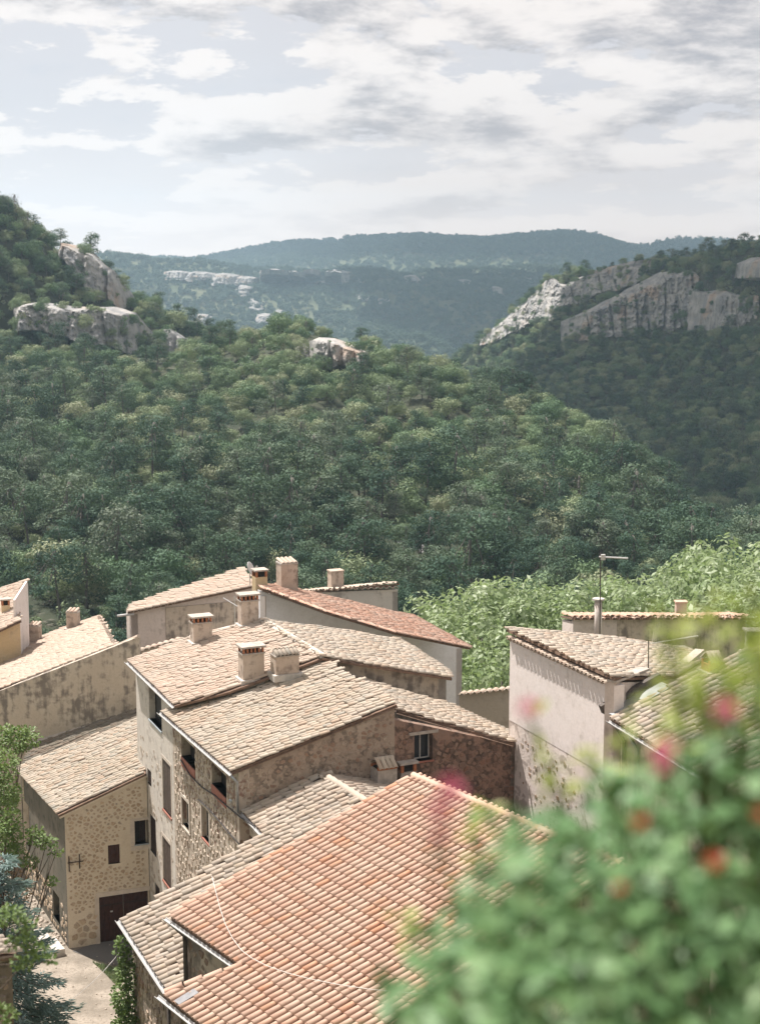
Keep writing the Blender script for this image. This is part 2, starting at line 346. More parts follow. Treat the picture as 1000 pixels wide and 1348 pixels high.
def ground_mats():
    m, g, b = mat('hill_ground'); pos = g.n('ShaderNodeNewGeometry').outputs['Position']
    a = g.noise(pos, .05, 5); f = g.noise(pos, .5, 6, .65)
    c = g.mix(g.step(a, .35, .65), (.028, .036, .02), (.05, .056, .03)); c = g.mix(g.math('MULTIPLY', g.step(f, .55, .7), .5), c, (.20, .18, .15))
    g.put(b.inputs['Base Color'], c); bump(g, b, f, .6, .6); M['hill_ground'] = m
    m, g, b = mat('far_ground'); pos = g.n('ShaderNodeNewGeometry').outputs['Position']
    a = g.noise(pos, .006, 5); f = g.noise(pos, .03, 7, .65)
    c = g.mix(g.step(a, .4, .62), (.05, .068, .036), (.095, .105, .055)); c = g.mix(g.math('MULTIPLY', g.step(f, .60, .70), .5), c, (.22, .20, .16))
    g.put(b.inputs['Base Color'], c); bump(g, b, f, .6, 8); M['far_ground'] = m
    m, g, b = mat('street_dirt'); pos = g.n('ShaderNodeNewGeometry').outputs['Position']
    a = g.noise(pos, .5, 5); f = g.noise(pos, 7, 7, .7)
    c = g.mix(g.step(a, .38, .60), (.33, .285, .235), (.20, .172, .138)); c = g.mix(g.math('MULTIPLY', g.step(f, .46, .62), .6), c, (.17, .145, .115))  # darker earth patches, with shade from the trees put into the colour too
    g.put(b.inputs['Base Color'], c); bump(g, b, f, .5, .04); M['street_dirt'] = m
    m, g, b = mat('shade_ground'); pos = g.n('ShaderNodeNewGeometry').outputs['Position']; f = g.noise(pos, 9, 7, .7)
    g.put(b.inputs['Base Color'], g.mix(f, (.10, .098, .092), (.165, .155, .145))); bump(g, b, f, .4, .02); M['shade_ground'] = m
    m, g, b = mat('grass_earth'); pos = g.n('ShaderNodeNewGeometry').outputs['Position']; f = g.noise(pos, 3, 7, .7)
    g.put(b.inputs['Base Color'], g.mix(g.step(f, .4, .6), (.07, .095, .035), (.17, .15, .10))); bump(g, b, f, .7, .08); M['grass_earth'] = m
ground_mats()

# ------------------------------------------------------------------ roofs, walls, openings
def n2(x, y): return Vector((x, y, 0)).normalized()
class Plane:
    """a roof slope: a point, the horizontal direction it climbs in, and its pitch"""
    def __init__(s, P, n, k):
        s.P = Vector(P); s.n = Vector(n).normalized(); s.k = k
        s.e = Vector((s.n.y, -s.n.x, 0)); s.w = (s.n + Vector((0, 0, k))).normalized(); s.N = s.e.cross(s.w).normalized()
    def px(s, u, v): return hitp(u, v, s.P, s.N)
    def ab(s, p): q = Vector(p) - s.P; return q.dot(s.e), q.dot(s.w)
    def pt(s, a, b, h=0.0): return s.P + s.e * a + s.w * b + s.N * h
    def z(s, x, y): return s.P.z + s.k * ((x - s.P.x) * s.n.x + (y - s.P.y) * s.n.y)
    def lift(s, h): return Plane(s.P + Vector((0, 0, h)), s.n, s.k)
def inside(poly, x, y):
    c = False; n = len(poly); j = n - 1
    for i in range(n):
        xi, yi = poly[i]; xj, yj = poly[j]
        if (yi > y) != (yj > y) and x < (xj - xi) * (y - yi) / (yj - yi) + xi: c = not c
        j = i
    return c
def tile_shape(r, L, seg, rim=True, taper=.84, lift=.03, rise=.8):
    """a half barrel tile: x across, y up the slope, z off the roof"""
    V = []; Q = []
    for y, rr, h in ((0, r, lift), (L, r * taper, 0.0)):
        for k in range(seg + 1):
            t = -math.pi / 2 + math.pi * k / seg; V.append((rr * math.sin(t), y, rr * rise * math.cos(t) + h))
    m = seg + 1
    for k in range(seg): Q.append((k, k + 1, m + k + 1, m + k))
    if rim:
        b = len(V); ri = r * .80
        for k in range(seg + 1):
            t = -math.pi / 2 + math.pi * k / seg; V.append((ri * math.sin(t), .002, ri * rise * math.cos(t) + lift))
        for k in range(seg): Q.append((b + k, b + k + 1, k + 1, k))
    return np.array(V, np.float32), np.array(Q, np.int32)
def join_tiles(name, V, Q, mats4, m, parent, base, seed=0):
    """many tiles as one mesh: mats4 is a list of (origin, X, Y, Z)"""
    T = np.array([[list(X), list(Y), list(Z)] for o, X, Y, Z in mats4], np.float32)
    Oo = np.array([list(o - base) for o, *_ in mats4], np.float32)
    W = np.einsum('vk,tkc->tvc', V, T) + Oo[:, None, :]
    Fq = (Q[None, :, :] + (np.arange(len(T)) * len(V))[:, None, None]).reshape(-1, 4)
    me = mesh_arr(name, W.reshape(-1, 3), Fq, [m], True)
    r = np.random.RandomState(seed).rand(len(T)).astype(np.float32)
    at = me.attributes.new('tint', 'FLOAT', 'POINT'); at.data.foreach_set('value', np.repeat(r, len(V)))
    return place(name, me, parent, None, 'stuff')
def frame4(o, e, w, N, rot=0.0, tilt=0.0, sc=1.0):
    X = e * math.cos(rot) + w * math.sin(rot); Y = -e * math.sin(rot) + w * math.cos(rot)
    Y2 = Y * math.cos(tilt) + N * math.sin(tilt); Z = -Y * math.sin(tilt) + N * math.cos(tilt)
    return (o, X * sc, Y2 * sc, Z * sc)
def roof(root, pl, pts, m, pitch=.235, course=.33, old=True, single=0, seg=6, rim=True, seed=1, deck=.10, cap=(), caph=.02, capmat=None, label=None, verge=()):
    """deck, then every cover tile; the nearest `single` tiles are objects of their own, the rest one part"""
    r = random.Random(seed); base = wloc(root)
    b = MB(); b.prism([p - pl.N * .015 for p in pts], -pl.N * deck); part = b.build('roof', M['under_tile'], root, label=label)
    poly = [pl.ab(p) for p in pts]
    a0, a1 = min(p[0] for p in poly), max(p[0] for p in poly); s0, s1 = min(p[1] for p in poly), max(p[1] for p in poly)
    V, Q = tile_shape(pitch * .40, course * 1.16, seg, rim)
    spots = []
    ni = int((a1 - a0) / pitch) + 1; np_ = len(poly)
    for i in range(ni):
        a = a0 + (i + .5) * pitch; lean = r.uniform(-.012, .012) if old else 0.0
        xs = sorted(poly[q][1] + (poly[q - 1][1] - poly[q][1]) * (a - poly[q][0]) / (poly[q - 1][0] - poly[q][0]) for q in range(np_) if (poly[q][0] > a) != (poly[q - 1][0] > a))
        for lo, hi in zip(xs[::2], xs[1::2]):
            s = lo - .05 + (r.uniform(0, .03) if old else 0); j = 0
            while s < hi - course * .45:
                ja = r.gauss(0, .014 if old else .002) + lean * j * .3; sag = mnoise.noise((a * .42 + seed, s * .5, seed * 3.1)) * (.055 if old else .012)
                spots.append(frame4(pl.pt(a + ja, s, sag + .02 + (r.uniform(0, .025) + (.03 if r.random() < .04 else 0) if old else r.uniform(0, .004))), pl.e, pl.w, pl.N,
                                    r.gauss(0, .045 if old else .008) + (r.gauss(0, .18) if old and r.random() < .02 else 0), r.gauss(0, .014 if old else .004), r.uniform(.92, 1.10) if old else r.uniform(.98, 1.03)))
                st = course * (r.uniform(.86, 1.06) if old else 1.0)
                if j == 0: st = (course * r.uniform(.45, 1.0)) if old else (math.floor((s - s0) / course + 1.1) * course + s0 - s)
                s += st; j += 1
    for (i, k) in cap:                                          # ridge or edge tiles along an edge of the outline
        A, B = pts[i], pts[k]; d = (B - A); L = d.length; d.normalize(); x = d.cross(pl.N).normalized(); rr_ = min(1.0, .13 / (pitch * .40)); nn = max(1, int(L / (course * 1.05)))
        for q in range(nn):
            spots.append((A + d * (q * L / nn) + pl.N * (caph + .02 + r.uniform(0, .012)), x * 1.05, d * 1.02, pl.N * 1.0))
    if single:
        def key(sp):
            u, v, f = proj(sp[0]); out = 0 if (-8 < u < 1008 and -8 < v < 1356) else 1000
            bush = 300 if (u - 520) > 0 and v > 1380 - .62 * (u - 480) else 0
            return f + out + bush
        spots.sort(key=key); one, rest = spots[:single], spots[single:]
        me = mesh_arr('tile', V, Q, [m], True)
        for (o, X, Y, Z) in one:
            ob = bpy.data.objects.new('tile', me)
            COL.objects.link(ob); ob.parent = part
            ob.matrix_local = Matrix(((X.x, Y.x, Z.x, o.x - base.x), (X.y, Y.y, Z.y, o.y - base.y), (X.z, Y.z, Z.z, o.z - base.z), (0, 0, 0, 1)))
        spots = rest
    if spots: join_tiles('roof_tiles', V, Q, spots, m, part, base, seed)
    for (i, k, w) in verge:                                     # pale mortar along an edge
        A, B = pts[i], pts[k]; d = (B - A).normalized(); x = d.cross(pl.N).normalized(); mb = MB()
        c = (A + B) / 2 + pl.N * .02; mb.box(c, d * ((B - A).length / 2), x * w / 2, pl.N * .10)
        mb.build('mortar_edge', M['mortar_white'], part)
    return part

class Wall:
    """a wall face from plan point A to B (left to right seen from outside); x runs along it, z is height"""
    def __init__(s, A, B):
        s.A = vec2(A[0], A[1]); s.B = vec2(B[0], B[1]); s.d = (s.B - s.A).normalized(); s.L = (s.B - s.A).length; s.o = Vector((s.d.y, -s.d.x, 0))
    def xz(s, u, v): p = hitp(u, v, s.A, s.o); return (p - s.A).dot(s.d), p.z
    def pt(s, x, z, out=0.0): return s.A + s.d * x + s.o * out + Vector((0, 0, z))
    def hole(s, u0, u1, vt, vb):
        x0, z0 = s.xz(u0, vb); x1, _ = s.xz(u1, vb + (u1 - u0) * .6); _, z1 = s.xz(u0, vt)
        x1 = s.xz(u1, vb)[0]
        return (x0, x1, z0, z1)
    def mesh(s, zb, tops, t=.4, holes=()):
        """tops: [(x, z), ...] along the top; holes: (x0, x1, z0, z1)"""
        xs = sorted(set([0.0, s.L] + [x for x, _ in tops if 0 < x < s.L] + [x for h in holes for x in h[:2]]))
        def top(x):
            for (xa, za), (xb, zb_) in zip(tops, tops[1:]):
                if xa - 1e-6 <= x <= xb + 1e-6: return za + (zb_ - za) * (x - xa) / max(1e-6, xb - xa)
            return tops[0][1] if x < tops[0][0] else tops[-1][1]
        mb = MB(); bot = zb if callable(zb) else (lambda x: zb)
        for xa, xb in zip(xs, xs[1:]):
            xm = (xa + xb) / 2; hs = sorted([h for h in holes if h[0] - 1e-6 < xm < h[1] + 1e-6], key=lambda h: h[2])
            lo = (bot(xa), bot(xb))
            for h in hs + [None]:
                hi = (h[2], h[2]) if h else (top(xa), top(xb))
                if min(hi[0] - lo[0], hi[1] - lo[1]) > 1e-4:
                    p = [s.pt(xa, lo[0]), s.pt(xb, lo[1]), s.pt(xb, hi[1]), s.pt(xa, hi[0])]
                    mb.add(p, [(0, 1, 2, 3)]); mb.add([q - s.o * t for q in p], [(3, 2, 1, 0)])
                    mb.add([p[3], p[2], p[2] - s.o * t, p[3] - s.o * t], [(0, 1, 2, 3)])
                if h: lo = (h[3], h[3])
        for (x0, x1, z0, z1) in holes:
            for q in ([s.pt(x0, z0), s.pt(x0, z1)], [s.pt(x0, z1), s.pt(x1, z1)], [s.pt(x1, z1), s.pt(x1, z0)], [s.pt(x1, z0), s.pt(x0, z0)]):
                mb.add([q[0], q[1], q[1] - s.o * t, q[0] - s.o * t], [(3, 2, 1, 0)])
        for x in (0, s.L): mb.add([s.pt(x, bot(x)), s.pt(x, top(x)), s.pt(x, top(x), -t), s.pt(x, bot(x), -t)], [(0, 1, 2, 3) if x else (3, 2, 1, 0)])
        return mb
    def box(s, mb, x0, x1, z0, z1, out0, out1):
        c = s.pt((x0 + x1) / 2, z0, (out0 + out1) / 2); mb.box(c, s.d * (x1 - x0) / 2, s.o * (out1 - out0) / 2, Vector((0, 0, z1 - z0))); return mb
def offset_poly(pts, ins):
    """plan outline moved inwards, one distance per edge; outline runs so that outside is on the right hand"""
    n = len(pts); L = []
    for i in range(n):
        a, b = vec2(pts[i][0], pts[i][1]), vec2(pts[(i + 1) % n][0], pts[(i + 1) % n][1]); d = (b - a).normalized(); inn = Vector((-d.y, d.x, 0))
        L.append((a + inn * ins[i], d))
    out = []
    for i in range(n):
        (p, d), (q, f) = L[i - 1], L[i]; den = d.x * f.y - d.y * f.x
        if abs(den) < 1e-4: out.append(q); continue
        t = ((q.x - p.x) * f.y - (q.y - p.y) * f.x) / den; out.append(p + d * t)
    return out
def body(root, plan, zf, zb, mats, holes={}, t=.4, sub=.13, names={}, skip=()):
    """one wall part per side of the plan, its top following the roof above"""
    ws = []
    n = len(plan)
    for i in range(n):
        w = Wall(plan[i], plan[(i + 1) % n]); ws.append(w)
        if i in skip: continue
        k = 5; tops = [(w.L * q / k, zf(*(w.pt(w.L * q / k, 0).to_2d())) - sub) for q in range(k + 1)]
        hs = holes.get(i, []);  hs = hs(w) if callable(hs) else hs
        m = mats[i] if isinstance(mats, (list, tuple)) else mats
        w.tops = tops; w.zb = zb; w.holes = hs
        w.obj = w.mesh(zb, tops, t, hs).build('wall', M[m], root)
    return ws
def window(root, w, h, depth=.22, frame='frame_white', bars=1, sill=None, cross=0):
    x0, x1, z0, z1 = h; fw = .05; mb = MB()
    for q in ((x0, x0 + fw, z0, z1), (x1 - fw, x1, z0, z1), (x0 + fw, x1 - fw, z0, z0 + fw), (x0 + fw, x1 - fw, z1 - fw, z1)): w.box(mb, *q, -depth - .05, -depth)
    for k in range(bars):
        xc = x0 + (x1 - x0) * (k + 1) / (bars + 1); w.box(mb, xc - .025, xc + .025, z0 + fw, z1 - fw, -depth - .045, -depth - .004)
    for k in range(cross):
        zc = z0 + (z1 - z0) * (k + 1) / (cross + 1); w.box(mb, x0 + fw, x1 - fw, zc - .02, zc + .02, -depth - .043, -depth - .006)
    win = mb.build('window', M[frame], root)
    w.box(MB(), x0 + fw * .6, x1 - fw * .6, z0 + fw * .6, z1 - fw * .6, -depth - .035, -depth - .025).build('pane', M['pane'], win)
    if sill: w.box(MB(), x0 - .06, x1 + .06, z0 - .07, z0 - .002, -depth, .06).build('sill', M[sill], win)
    return win
def opening(root, w, h, depth=.38, m='dark_room', name='window', sill=None, sill_drop=.07, sill_out=.04):
    """an unglazed opening: the dark of the room stands behind it"""
    x0, x1, z0, z1 = h; o = w.box(MB(), x0 - .002, x1 + .002, z0 - .002, z1 + .002, -depth - .04, -depth).build(name, M[m], root)
    if sill: w.box(MB(), x0 + .004, x1 - .004, z0 - sill_drop, z0 + .01, -depth + .01, sill_out).build('sill', M[sill], o)
    return o
def shutters(root, w, h, m='shutter_wood', out=.02, leaves=2, boards=3, depth=.08):
    x0, x1, z0, z1 = h
    for k in range(leaves):
        a = x0 + (x1 - x0) * k / leaves + .012; b = x0 + (x1 - x0) * (k + 1) / leaves - .012
        sh = w.box(MB(), a, b, z0 + .01, z1 - .01, -depth, -depth + .012).build('shutter', M[m], root)
        for q in range(boards):
            c = a + (b - a) * q / boards; d = a + (b - a) * (q + 1) / boards
            w.box(MB(), c + .006, d - .006, z0 + .012, z1 - .012, -depth + .004, -depth + .034).build('slat', M[m], sh)
def stones(root, w, x0, x1, z0f, z1f, size, m, single=0, avoid=(), keep=.85, seed=3, gap=.045, proud=.035, aspect=1.35, sizes=(.7, 1.25), name='stone', region=None):
    """irregular stones standing a little proud of the mortar: cells of a jittered grid cut by their neighbours"""
    r = random.Random(seed); nx = max(1, int((x1 - x0) / (size * aspect))); zlo = min(z0f(x0), z0f(x1)); zhi = max(z1f(x0), z1f(x1), z1f((x0 + x1) / 2)); nz = max(1, int((zhi - zlo) / size))
    dx, dz = (x1 - x0) / nx, (zhi - zlo) / nz
    C = {}
    for i in range(-1, nx + 1):
        for j in range(-1, nz + 1):
            C[i, j] = (x0 + (i + .5 + r.uniform(-.36, .36) + (.25 if j % 2 else -.25)) * dx, zlo + (j + .5 + r.uniform(-.33, .33)) * dz)
    shapes = []
    for i in range(nx):
        for j in range(nz):
            if r.random() > keep: continue
            cx, cz = C[i, j]
            if not (x0 + .1 < cx < x1 - .1 and z0f(cx) + .1 < cz < z1f(cx) - .1): continue
            if any(h[0] - .13 < cx < h[1] + .13 and h[2] - .13 < cz < h[3] + .13 for h in avoid): continue
            if region and not region(cx, cz, r): continue
            P = [(cx - dx * .72, cz - dz * .72), (cx + dx * .72, cz - dz * .72), (cx + dx * .72, cz + dz * .72), (cx - dx * .72, cz + dz * .72)]
            g = gap * r.uniform(.6, 1.7)
            for di in (-1, 0, 1):
                for dj in (-1, 0, 1):
                    q = C.get((i + di, j + dj))
                    if (di or dj) and q:
                        mx, mz = (cx + q[0]) / 2, (cz + q[1]) / 2; nx_, nz_ = q[0] - cx, q[1] - cz; l = math.hypot(nx_, nz_); nx_ /= l; nz_ /= l
                        mx -= nx_ * g / 2; mz -= nz_ * g / 2; out = []
                        for k in range(len(P)):
                            a, b = P[k], P[(k + 1) % len(P)]; da = (a[0] - mx) * nx_ + (a[1] - mz) * nz_; db = (b[0] - mx) * nx_ + (b[1] - mz) * nz_
                            if da <= 0: out.append(a)
                            if (da < 0) != (db < 0): t = da / (da - db); out.append((a[0] + (b[0] - a[0]) * t, a[1] + (b[1] - a[1]) * t))
                        P = out
                        if len(P) < 3: break
                if len(P) < 3: break
            if len(P) < 3: continue
            f = min(1.0, r.uniform(*sizes)); P = [(cx + (x - cx) * f * r.uniform(.9, 1.0), cz + (z - cz) * f * r.uniform(.88, 1.0)) for x, z in P]
            if max(x for x, _ in P) > x1 - .01 or min(x for x, _ in P) < x0 + .01: continue
            shapes.append((cx, cz, P, proud * r.uniform(.45, 1.25)))
    mbs = MB(); tint = []; base = wloc(root)
    shapes.sort(key=lambda q: -len(q[2]) * (max(x for x, _ in q[2]) - min(x for x, _ in q[2])))
    for k, (cx, cz, P, h) in enumerate(shapes):
        n = len(P); V = [w.pt(x, z, -.02) for x, z in P] + [w.pt(cx + (x - cx) * .82, cz + (z - cz) * .80, h) for x, z in P]
        Fc = [tuple(range(n, 2 * n))] + [(i, (i + 1) % n, n + (i + 1) % n, n + i) for i in range(n)]
        if k < single:
            o = w.pt(cx, cz); me = mesh_np(name, [v - o for v in V], Fc, [M[m]]); ob = place(name, me, root); ob.location = o - wloc(root)
        else:
            mbs.add(V, Fc); tint += [r.random()] * (2 * n)
    if mbs.f:
        ob = mbs.build(name + 's' if name != 'stone' else 'stonework', M[m], root, kind='stuff')
        at = ob.data.attributes.new('tint', 'FLOAT', 'POINT'); at.data.foreach_set('value', tint)
def pipe(root, pts, r, m, name='gutter', n=7): return MB().tube(pts, r, n).build(name, M[m], root, True)
def gutter(root, A, B, r=.07, m='gutter_white', droop=0.0):
    """a half round gutter with its own thickness"""
    A, B = Vector(A), Vector(B); d = (B - A).normalized(); x = d.cross(Vector((0, 0, 1))).normalized(); V = []; Fc = []
    prof = [(math.cos(t) * r, math.sin(t) * r) for t in [math.pi + math.pi * k / 6 for k in range(7)]]; prof += [(p[0] * .78, p[1] * .78) for p in prof[::-1]]
    n = len(prof)
    for P in (A, B): V += [P + x * a + Vector((0, 0, b)) for a, b in prof]
    Fc = [(k, (k + 1) % n, n + (k + 1) % n, n + k) for k in range(n)] + [tuple(range(n))[::-1], tuple(range(n, 2 * n))]
    return MB().add(V, Fc).build('gutter', M[m], root)

# ------------------------------------------------------------------ chimneys (parts of their house)
def chimney(root, P, e, n, w, d, h, style, m='stucco_tan', label=None, flash=True, seed=0):
    """P: foot on the roof; e, n: horizontal axes along width and depth"""
    r = random.Random(seed); P = Vector(P); U = Vector((0, 0, 1)); base = P - U * .5
    ch = MB().box(base, e * w / 2, n * d / 2, U * (h + .5)).build('chimney', M[m], root, label=label)
    top = P + U * h
    if flash:
        mb = MB(); mb.box(P - U * .25, e * (w / 2 + .13), n * (d / 2 + .13), U * .30); mb.build('flashing', M['mortar_white'], ch)
    if style == 'brick':                       # short brick posts carrying a cement slab
        MB().box(top, e * (w / 2 + .05), n * (d / 2 + .05), U * .06).build('ledge', M['cement'], ch)
        k = max(3, int(w / .2)); hb = .24
        for side in (-1, 1):
            for q in range(k + 1):
                c = top + U * .06 + e * (-w / 2 + .05 + (w - .1) * q / k) + n * (side * (d / 2 - .06))
                MB().box(c, e * .042, n * .055, U * hb).build('brick', M['brick_red'], ch)
        c = top + U * .06; MB().box(c, e * (w / 2 - .2), n * (d / 2 - .16), U * hb * .9).build('flue', M['dark_room'], ch)
        MB().box(top + U * (.06 + hb), e * (w / 2 + .09), n * (d / 2 + .09), U * .08).build('cap', M['cement'], ch)
    elif style in ('tiles', 'tent'):
        V, Q = tile_shape(.10, d / 2 + .22, 6, True, .9, .01)
        me = mesh_arr('tile', V, Q, [M['tile_old']], True)
        k = max(2, int(round(w / .2))); b = wloc(ch)
        if style == 'tiles': MB().box(top, e * (w / 2 + .03), n * (d / 2 + .03), U * .05).build('ledge', M['cement'], ch)
        rise = .18 if style == 'tiles' else .34
        if style == 'tent':
            for side in (-1, 1): MB().box(top + n * side * (d / 2 - .05), e * w / 2, n * .05, U * .12).build('brick', M['brick_red'], ch)
            MB().box(top, e * (w / 2 - .06), n * (d / 2 - .1), U * .05).build('flue', M['dark_room'], ch)
        for side in (-1, 1):
            dirn = (-n * side); Y = (dirn * (d / 2 + .1) + U * rise).normalized(); X = (e * side).normalized() * 1.0
            Z = X.cross(Y).normalized(); Z = Z if Z.z > 0 else -Z
            X = Y.cross(Z)
            for q in range(k):
                o = top + U * .06 + n * side * (d / 2 + .12) + e * (-w / 2 + w * (q + .5) / k) + U * r.uniform(0, .02) - b
                ob = bpy.data.objects.new('tile', me); COL.objects.link(ob); ob.parent = ch
                ob.matrix_local = Matrix(((X.x, Y.x, Z.x, o.x), (X.y, Y.y, Z.y, o.y), (X.z, Y.z, Z.z, o.z), (0, 0, 0, 1)))
        pk = MB(); A = top + U * (.06 + rise * .95); pk.add([A - e * w / 2 - n * .12 , A + e * w / 2 - n * .12, A + e * w / 2 + n * .12, A - e * w / 2 + n * .12, A - e * w / 2 + U * .09, A + e * w / 2 + U * .09], [(0, 1, 5, 4), (2, 3, 4, 5), (1, 2, 5), (3, 0, 4), (3, 2, 1, 0)])
        pk.build('ridge_tile', M['tile_old'], ch)
        if style == 'tiles':
            body_ = MB(); body_.add([top + U * .05 - e * w / 2 - n * d / 2, top + U * .05 + e * w / 2 - n * d / 2, top + U * .05 + e * w / 2 + n * d / 2, top + U * .05 - e * w / 2 + n * d / 2, top + U * (.05 + rise * .9) - e * w / 2, top + U * (.05 + rise * .9) + e * w / 2], [(0, 1, 5, 4), (2, 3, 4, 5), (1, 2, 5), (3, 0, 4)])
            body_.build('mortar_bed', M['cement'], ch)
    elif style == 'crown':                     # rim of upright half tiles
        V, Q = tile_shape(.115, .30, 6, True, .95, 0)
        me = mesh_arr('tile', V, Q, [M['tile_pink']], True); b = wloc(ch); k = max(3, int(w / .22))
        MB().box(top, e * (w / 2 + .02), n * (d / 2 + .02), U * .10).build('ledge', M['mortar_white'], ch)
        for q in range(k):
            o = top + U * .10 + e * (-w / 2 + w * (q + .5) / k) - n * (d / 2 + .10) - b
            Y = (n * 1.0 + U * .12).normalized(); X = e; Z = X.cross(Y); Z = Z if Z.z > 0 else -Z
            ob = bpy.data.objects.new('tile', me); COL.objects.link(ob); ob.parent = ch; sy = (d + .2) / .30
            ob.matrix_local = Matrix(((X.x, Y.x * sy, Z.x, o.x), (X.y, Y.y * sy, Z.y, o.y), (X.z, Y.z * sy, Z.z, o.z), (0, 0, 0, 1)))
    elif style == 'hooded':                    # brick lantern under a pale slab
        hb = .34
        for a in (-1, 1):
            for c in (-1, 1): MB().box(top + e * a * (w / 2 - .07) + n * c * (d / 2 - .07), e * .065, n * .065, U * hb).build('brick', M['brick_red'], ch)
        MB().box(top, e * (w / 2 - .12), n * (d / 2 - .12), U * hb * .95).build('flue', M['dark_room'], ch)
        MB().box(top + U * hb, e * (w / 2 + .07), n * (d / 2 + .07), U * .09).build('cap', M['cement'], ch)
    return ch

# ------------------------------------------------------------------ terrain and street
def smooth(a, b, x): t = min(1, max(0, (x - a) / (b - a))); return t * t * (3 - 2 * t)
def ground_z(x, y):
    if y < 4: z = 29.4
    elif y < 50: z = 29.4 * (50 - y) / 46
    elif y < 104: z = 0.0
    else: z = -9 * smooth(104, 118, y) - 62 * smooth(118, 215, y)
    z += 6 * smooth(4, 30, x) * smooth(20, 45, y) * (1 - smooth(75, 100, y))
    z -= 26 * smooth(25, 90, abs(x)) * smooth(20, 70, y) * (1 - smooth(150, 220, y))
    return z
def build_terrain():
    xs = [-3400, -2500, -1200, -600, -300, -160] + list(range(-100, 101, 5)) + [160, 300, 600, 1200, 2500, 3400]
    ys = [-600, -200, -80, -30, -10, 0] + list(range(4, 130, 3)) + [140, 155, 170, 190, 215, 260, 330, 450, 700, 1200, 2200, 4000, 5000]
    V = []; Fc = []
    for y in ys:
        for x in xs:
            z = ground_z(x, y)
            if 52 <= y <= 102 and -32 < x < 10: z -= .02
            V.append((x, y, z + (mnoise.noise((x * .05, y * .05, 0)) * 1.5 if y > 104 else 0)))
    n = len(xs)
    for j in range(len(ys) - 1):
        for i in range(n - 1): Fc.append((j * n + i, j * n + i + 1, (j + 1) * n + i + 1, (j + 1) * n + i))
    me = mesh_np('terrain', V, Fc, [M['grass_earth']], True); place('terrain', me, kind='structure')
build_terrain()
def sheet(name, pts, z, m, nx=24, amp=.03):
    """a thin uneven ground sheet over a plan outline"""
    x0, x1 = min(p[0] for p in pts), max(p[0] for p in pts); y0, y1 = min(p[1] for p in pts), max(p[1] for p in pts)
    V = [(x, y, z + amp * mnoise.noise((x * .7, y * .7, 2))) for x, y in pts]
    return place(name, mesh_np(name, V, [tuple(range(len(V)))], [M[m]]), kind='structure')
sheet('street', [(-30, 52.4), (-4, 52.4), (-4, 80), (-30, 80)], .012, 'street_dirt', amp=0)
pad = [atZ(*p, .03) for p in ((96, 1252), (122, 1262), (150, 1271), (172, 1268), (215, 1262), (215, 1228), (130, 1240))]
sheet('threshold_shade', [(p.x, p.y) for p in pad], .034, 'shade_ground', amp=0)  # dark sheet standing in for the house's shadow before the door
gr = [atZ(*p, .03) for p in ((122, 1266), (140, 1283), (152, 1296), (166, 1290), (172, 1272), (150, 1274))]
sheet('grass_patch', [(p.x, p.y) for p in gr], .030, 'grass_earth', amp=0)
def tuft_patch():
    r = random.Random(5); mb = MB(); c = [(p.x, p.y) for p in gr]
    x0, x1 = min(p[0] for p in c), max(p[0] for p in c); y0, y1 = min(p[1] for p in c), max(p[1] for p in c)
    for _ in range(2600):
        x, y = r.uniform(x0, x1), r.uniform(y0, y1)
        if inside(c, x, y):
            a = r.uniform(0, 6.28); h = r.uniform(.05, .2); d = Vector((math.cos(a), math.sin(a), 0)) * .018; q = Vector((r.uniform(-.06, .06), r.uniform(-.06, .06), h))
            p = Vector((x, y, .03)); mb.add([p - d, p + d, p + q], [(0, 1, 2)])
    mb.build('grass', M['leaf_oak'], None, kind='stuff')
tuft_patch()

def upcol(P, v):
    lo, hi = -60.0, 90.0
    for _ in range(60):
        m = (lo + hi) / 2
        if proj((P[0], P[1], m))[1] > v: lo = m
        else: hi = m
    return Vector((P[0], P[1], lo))
EN, NN = n2(.4, -.9165), n2(.9165, .4)

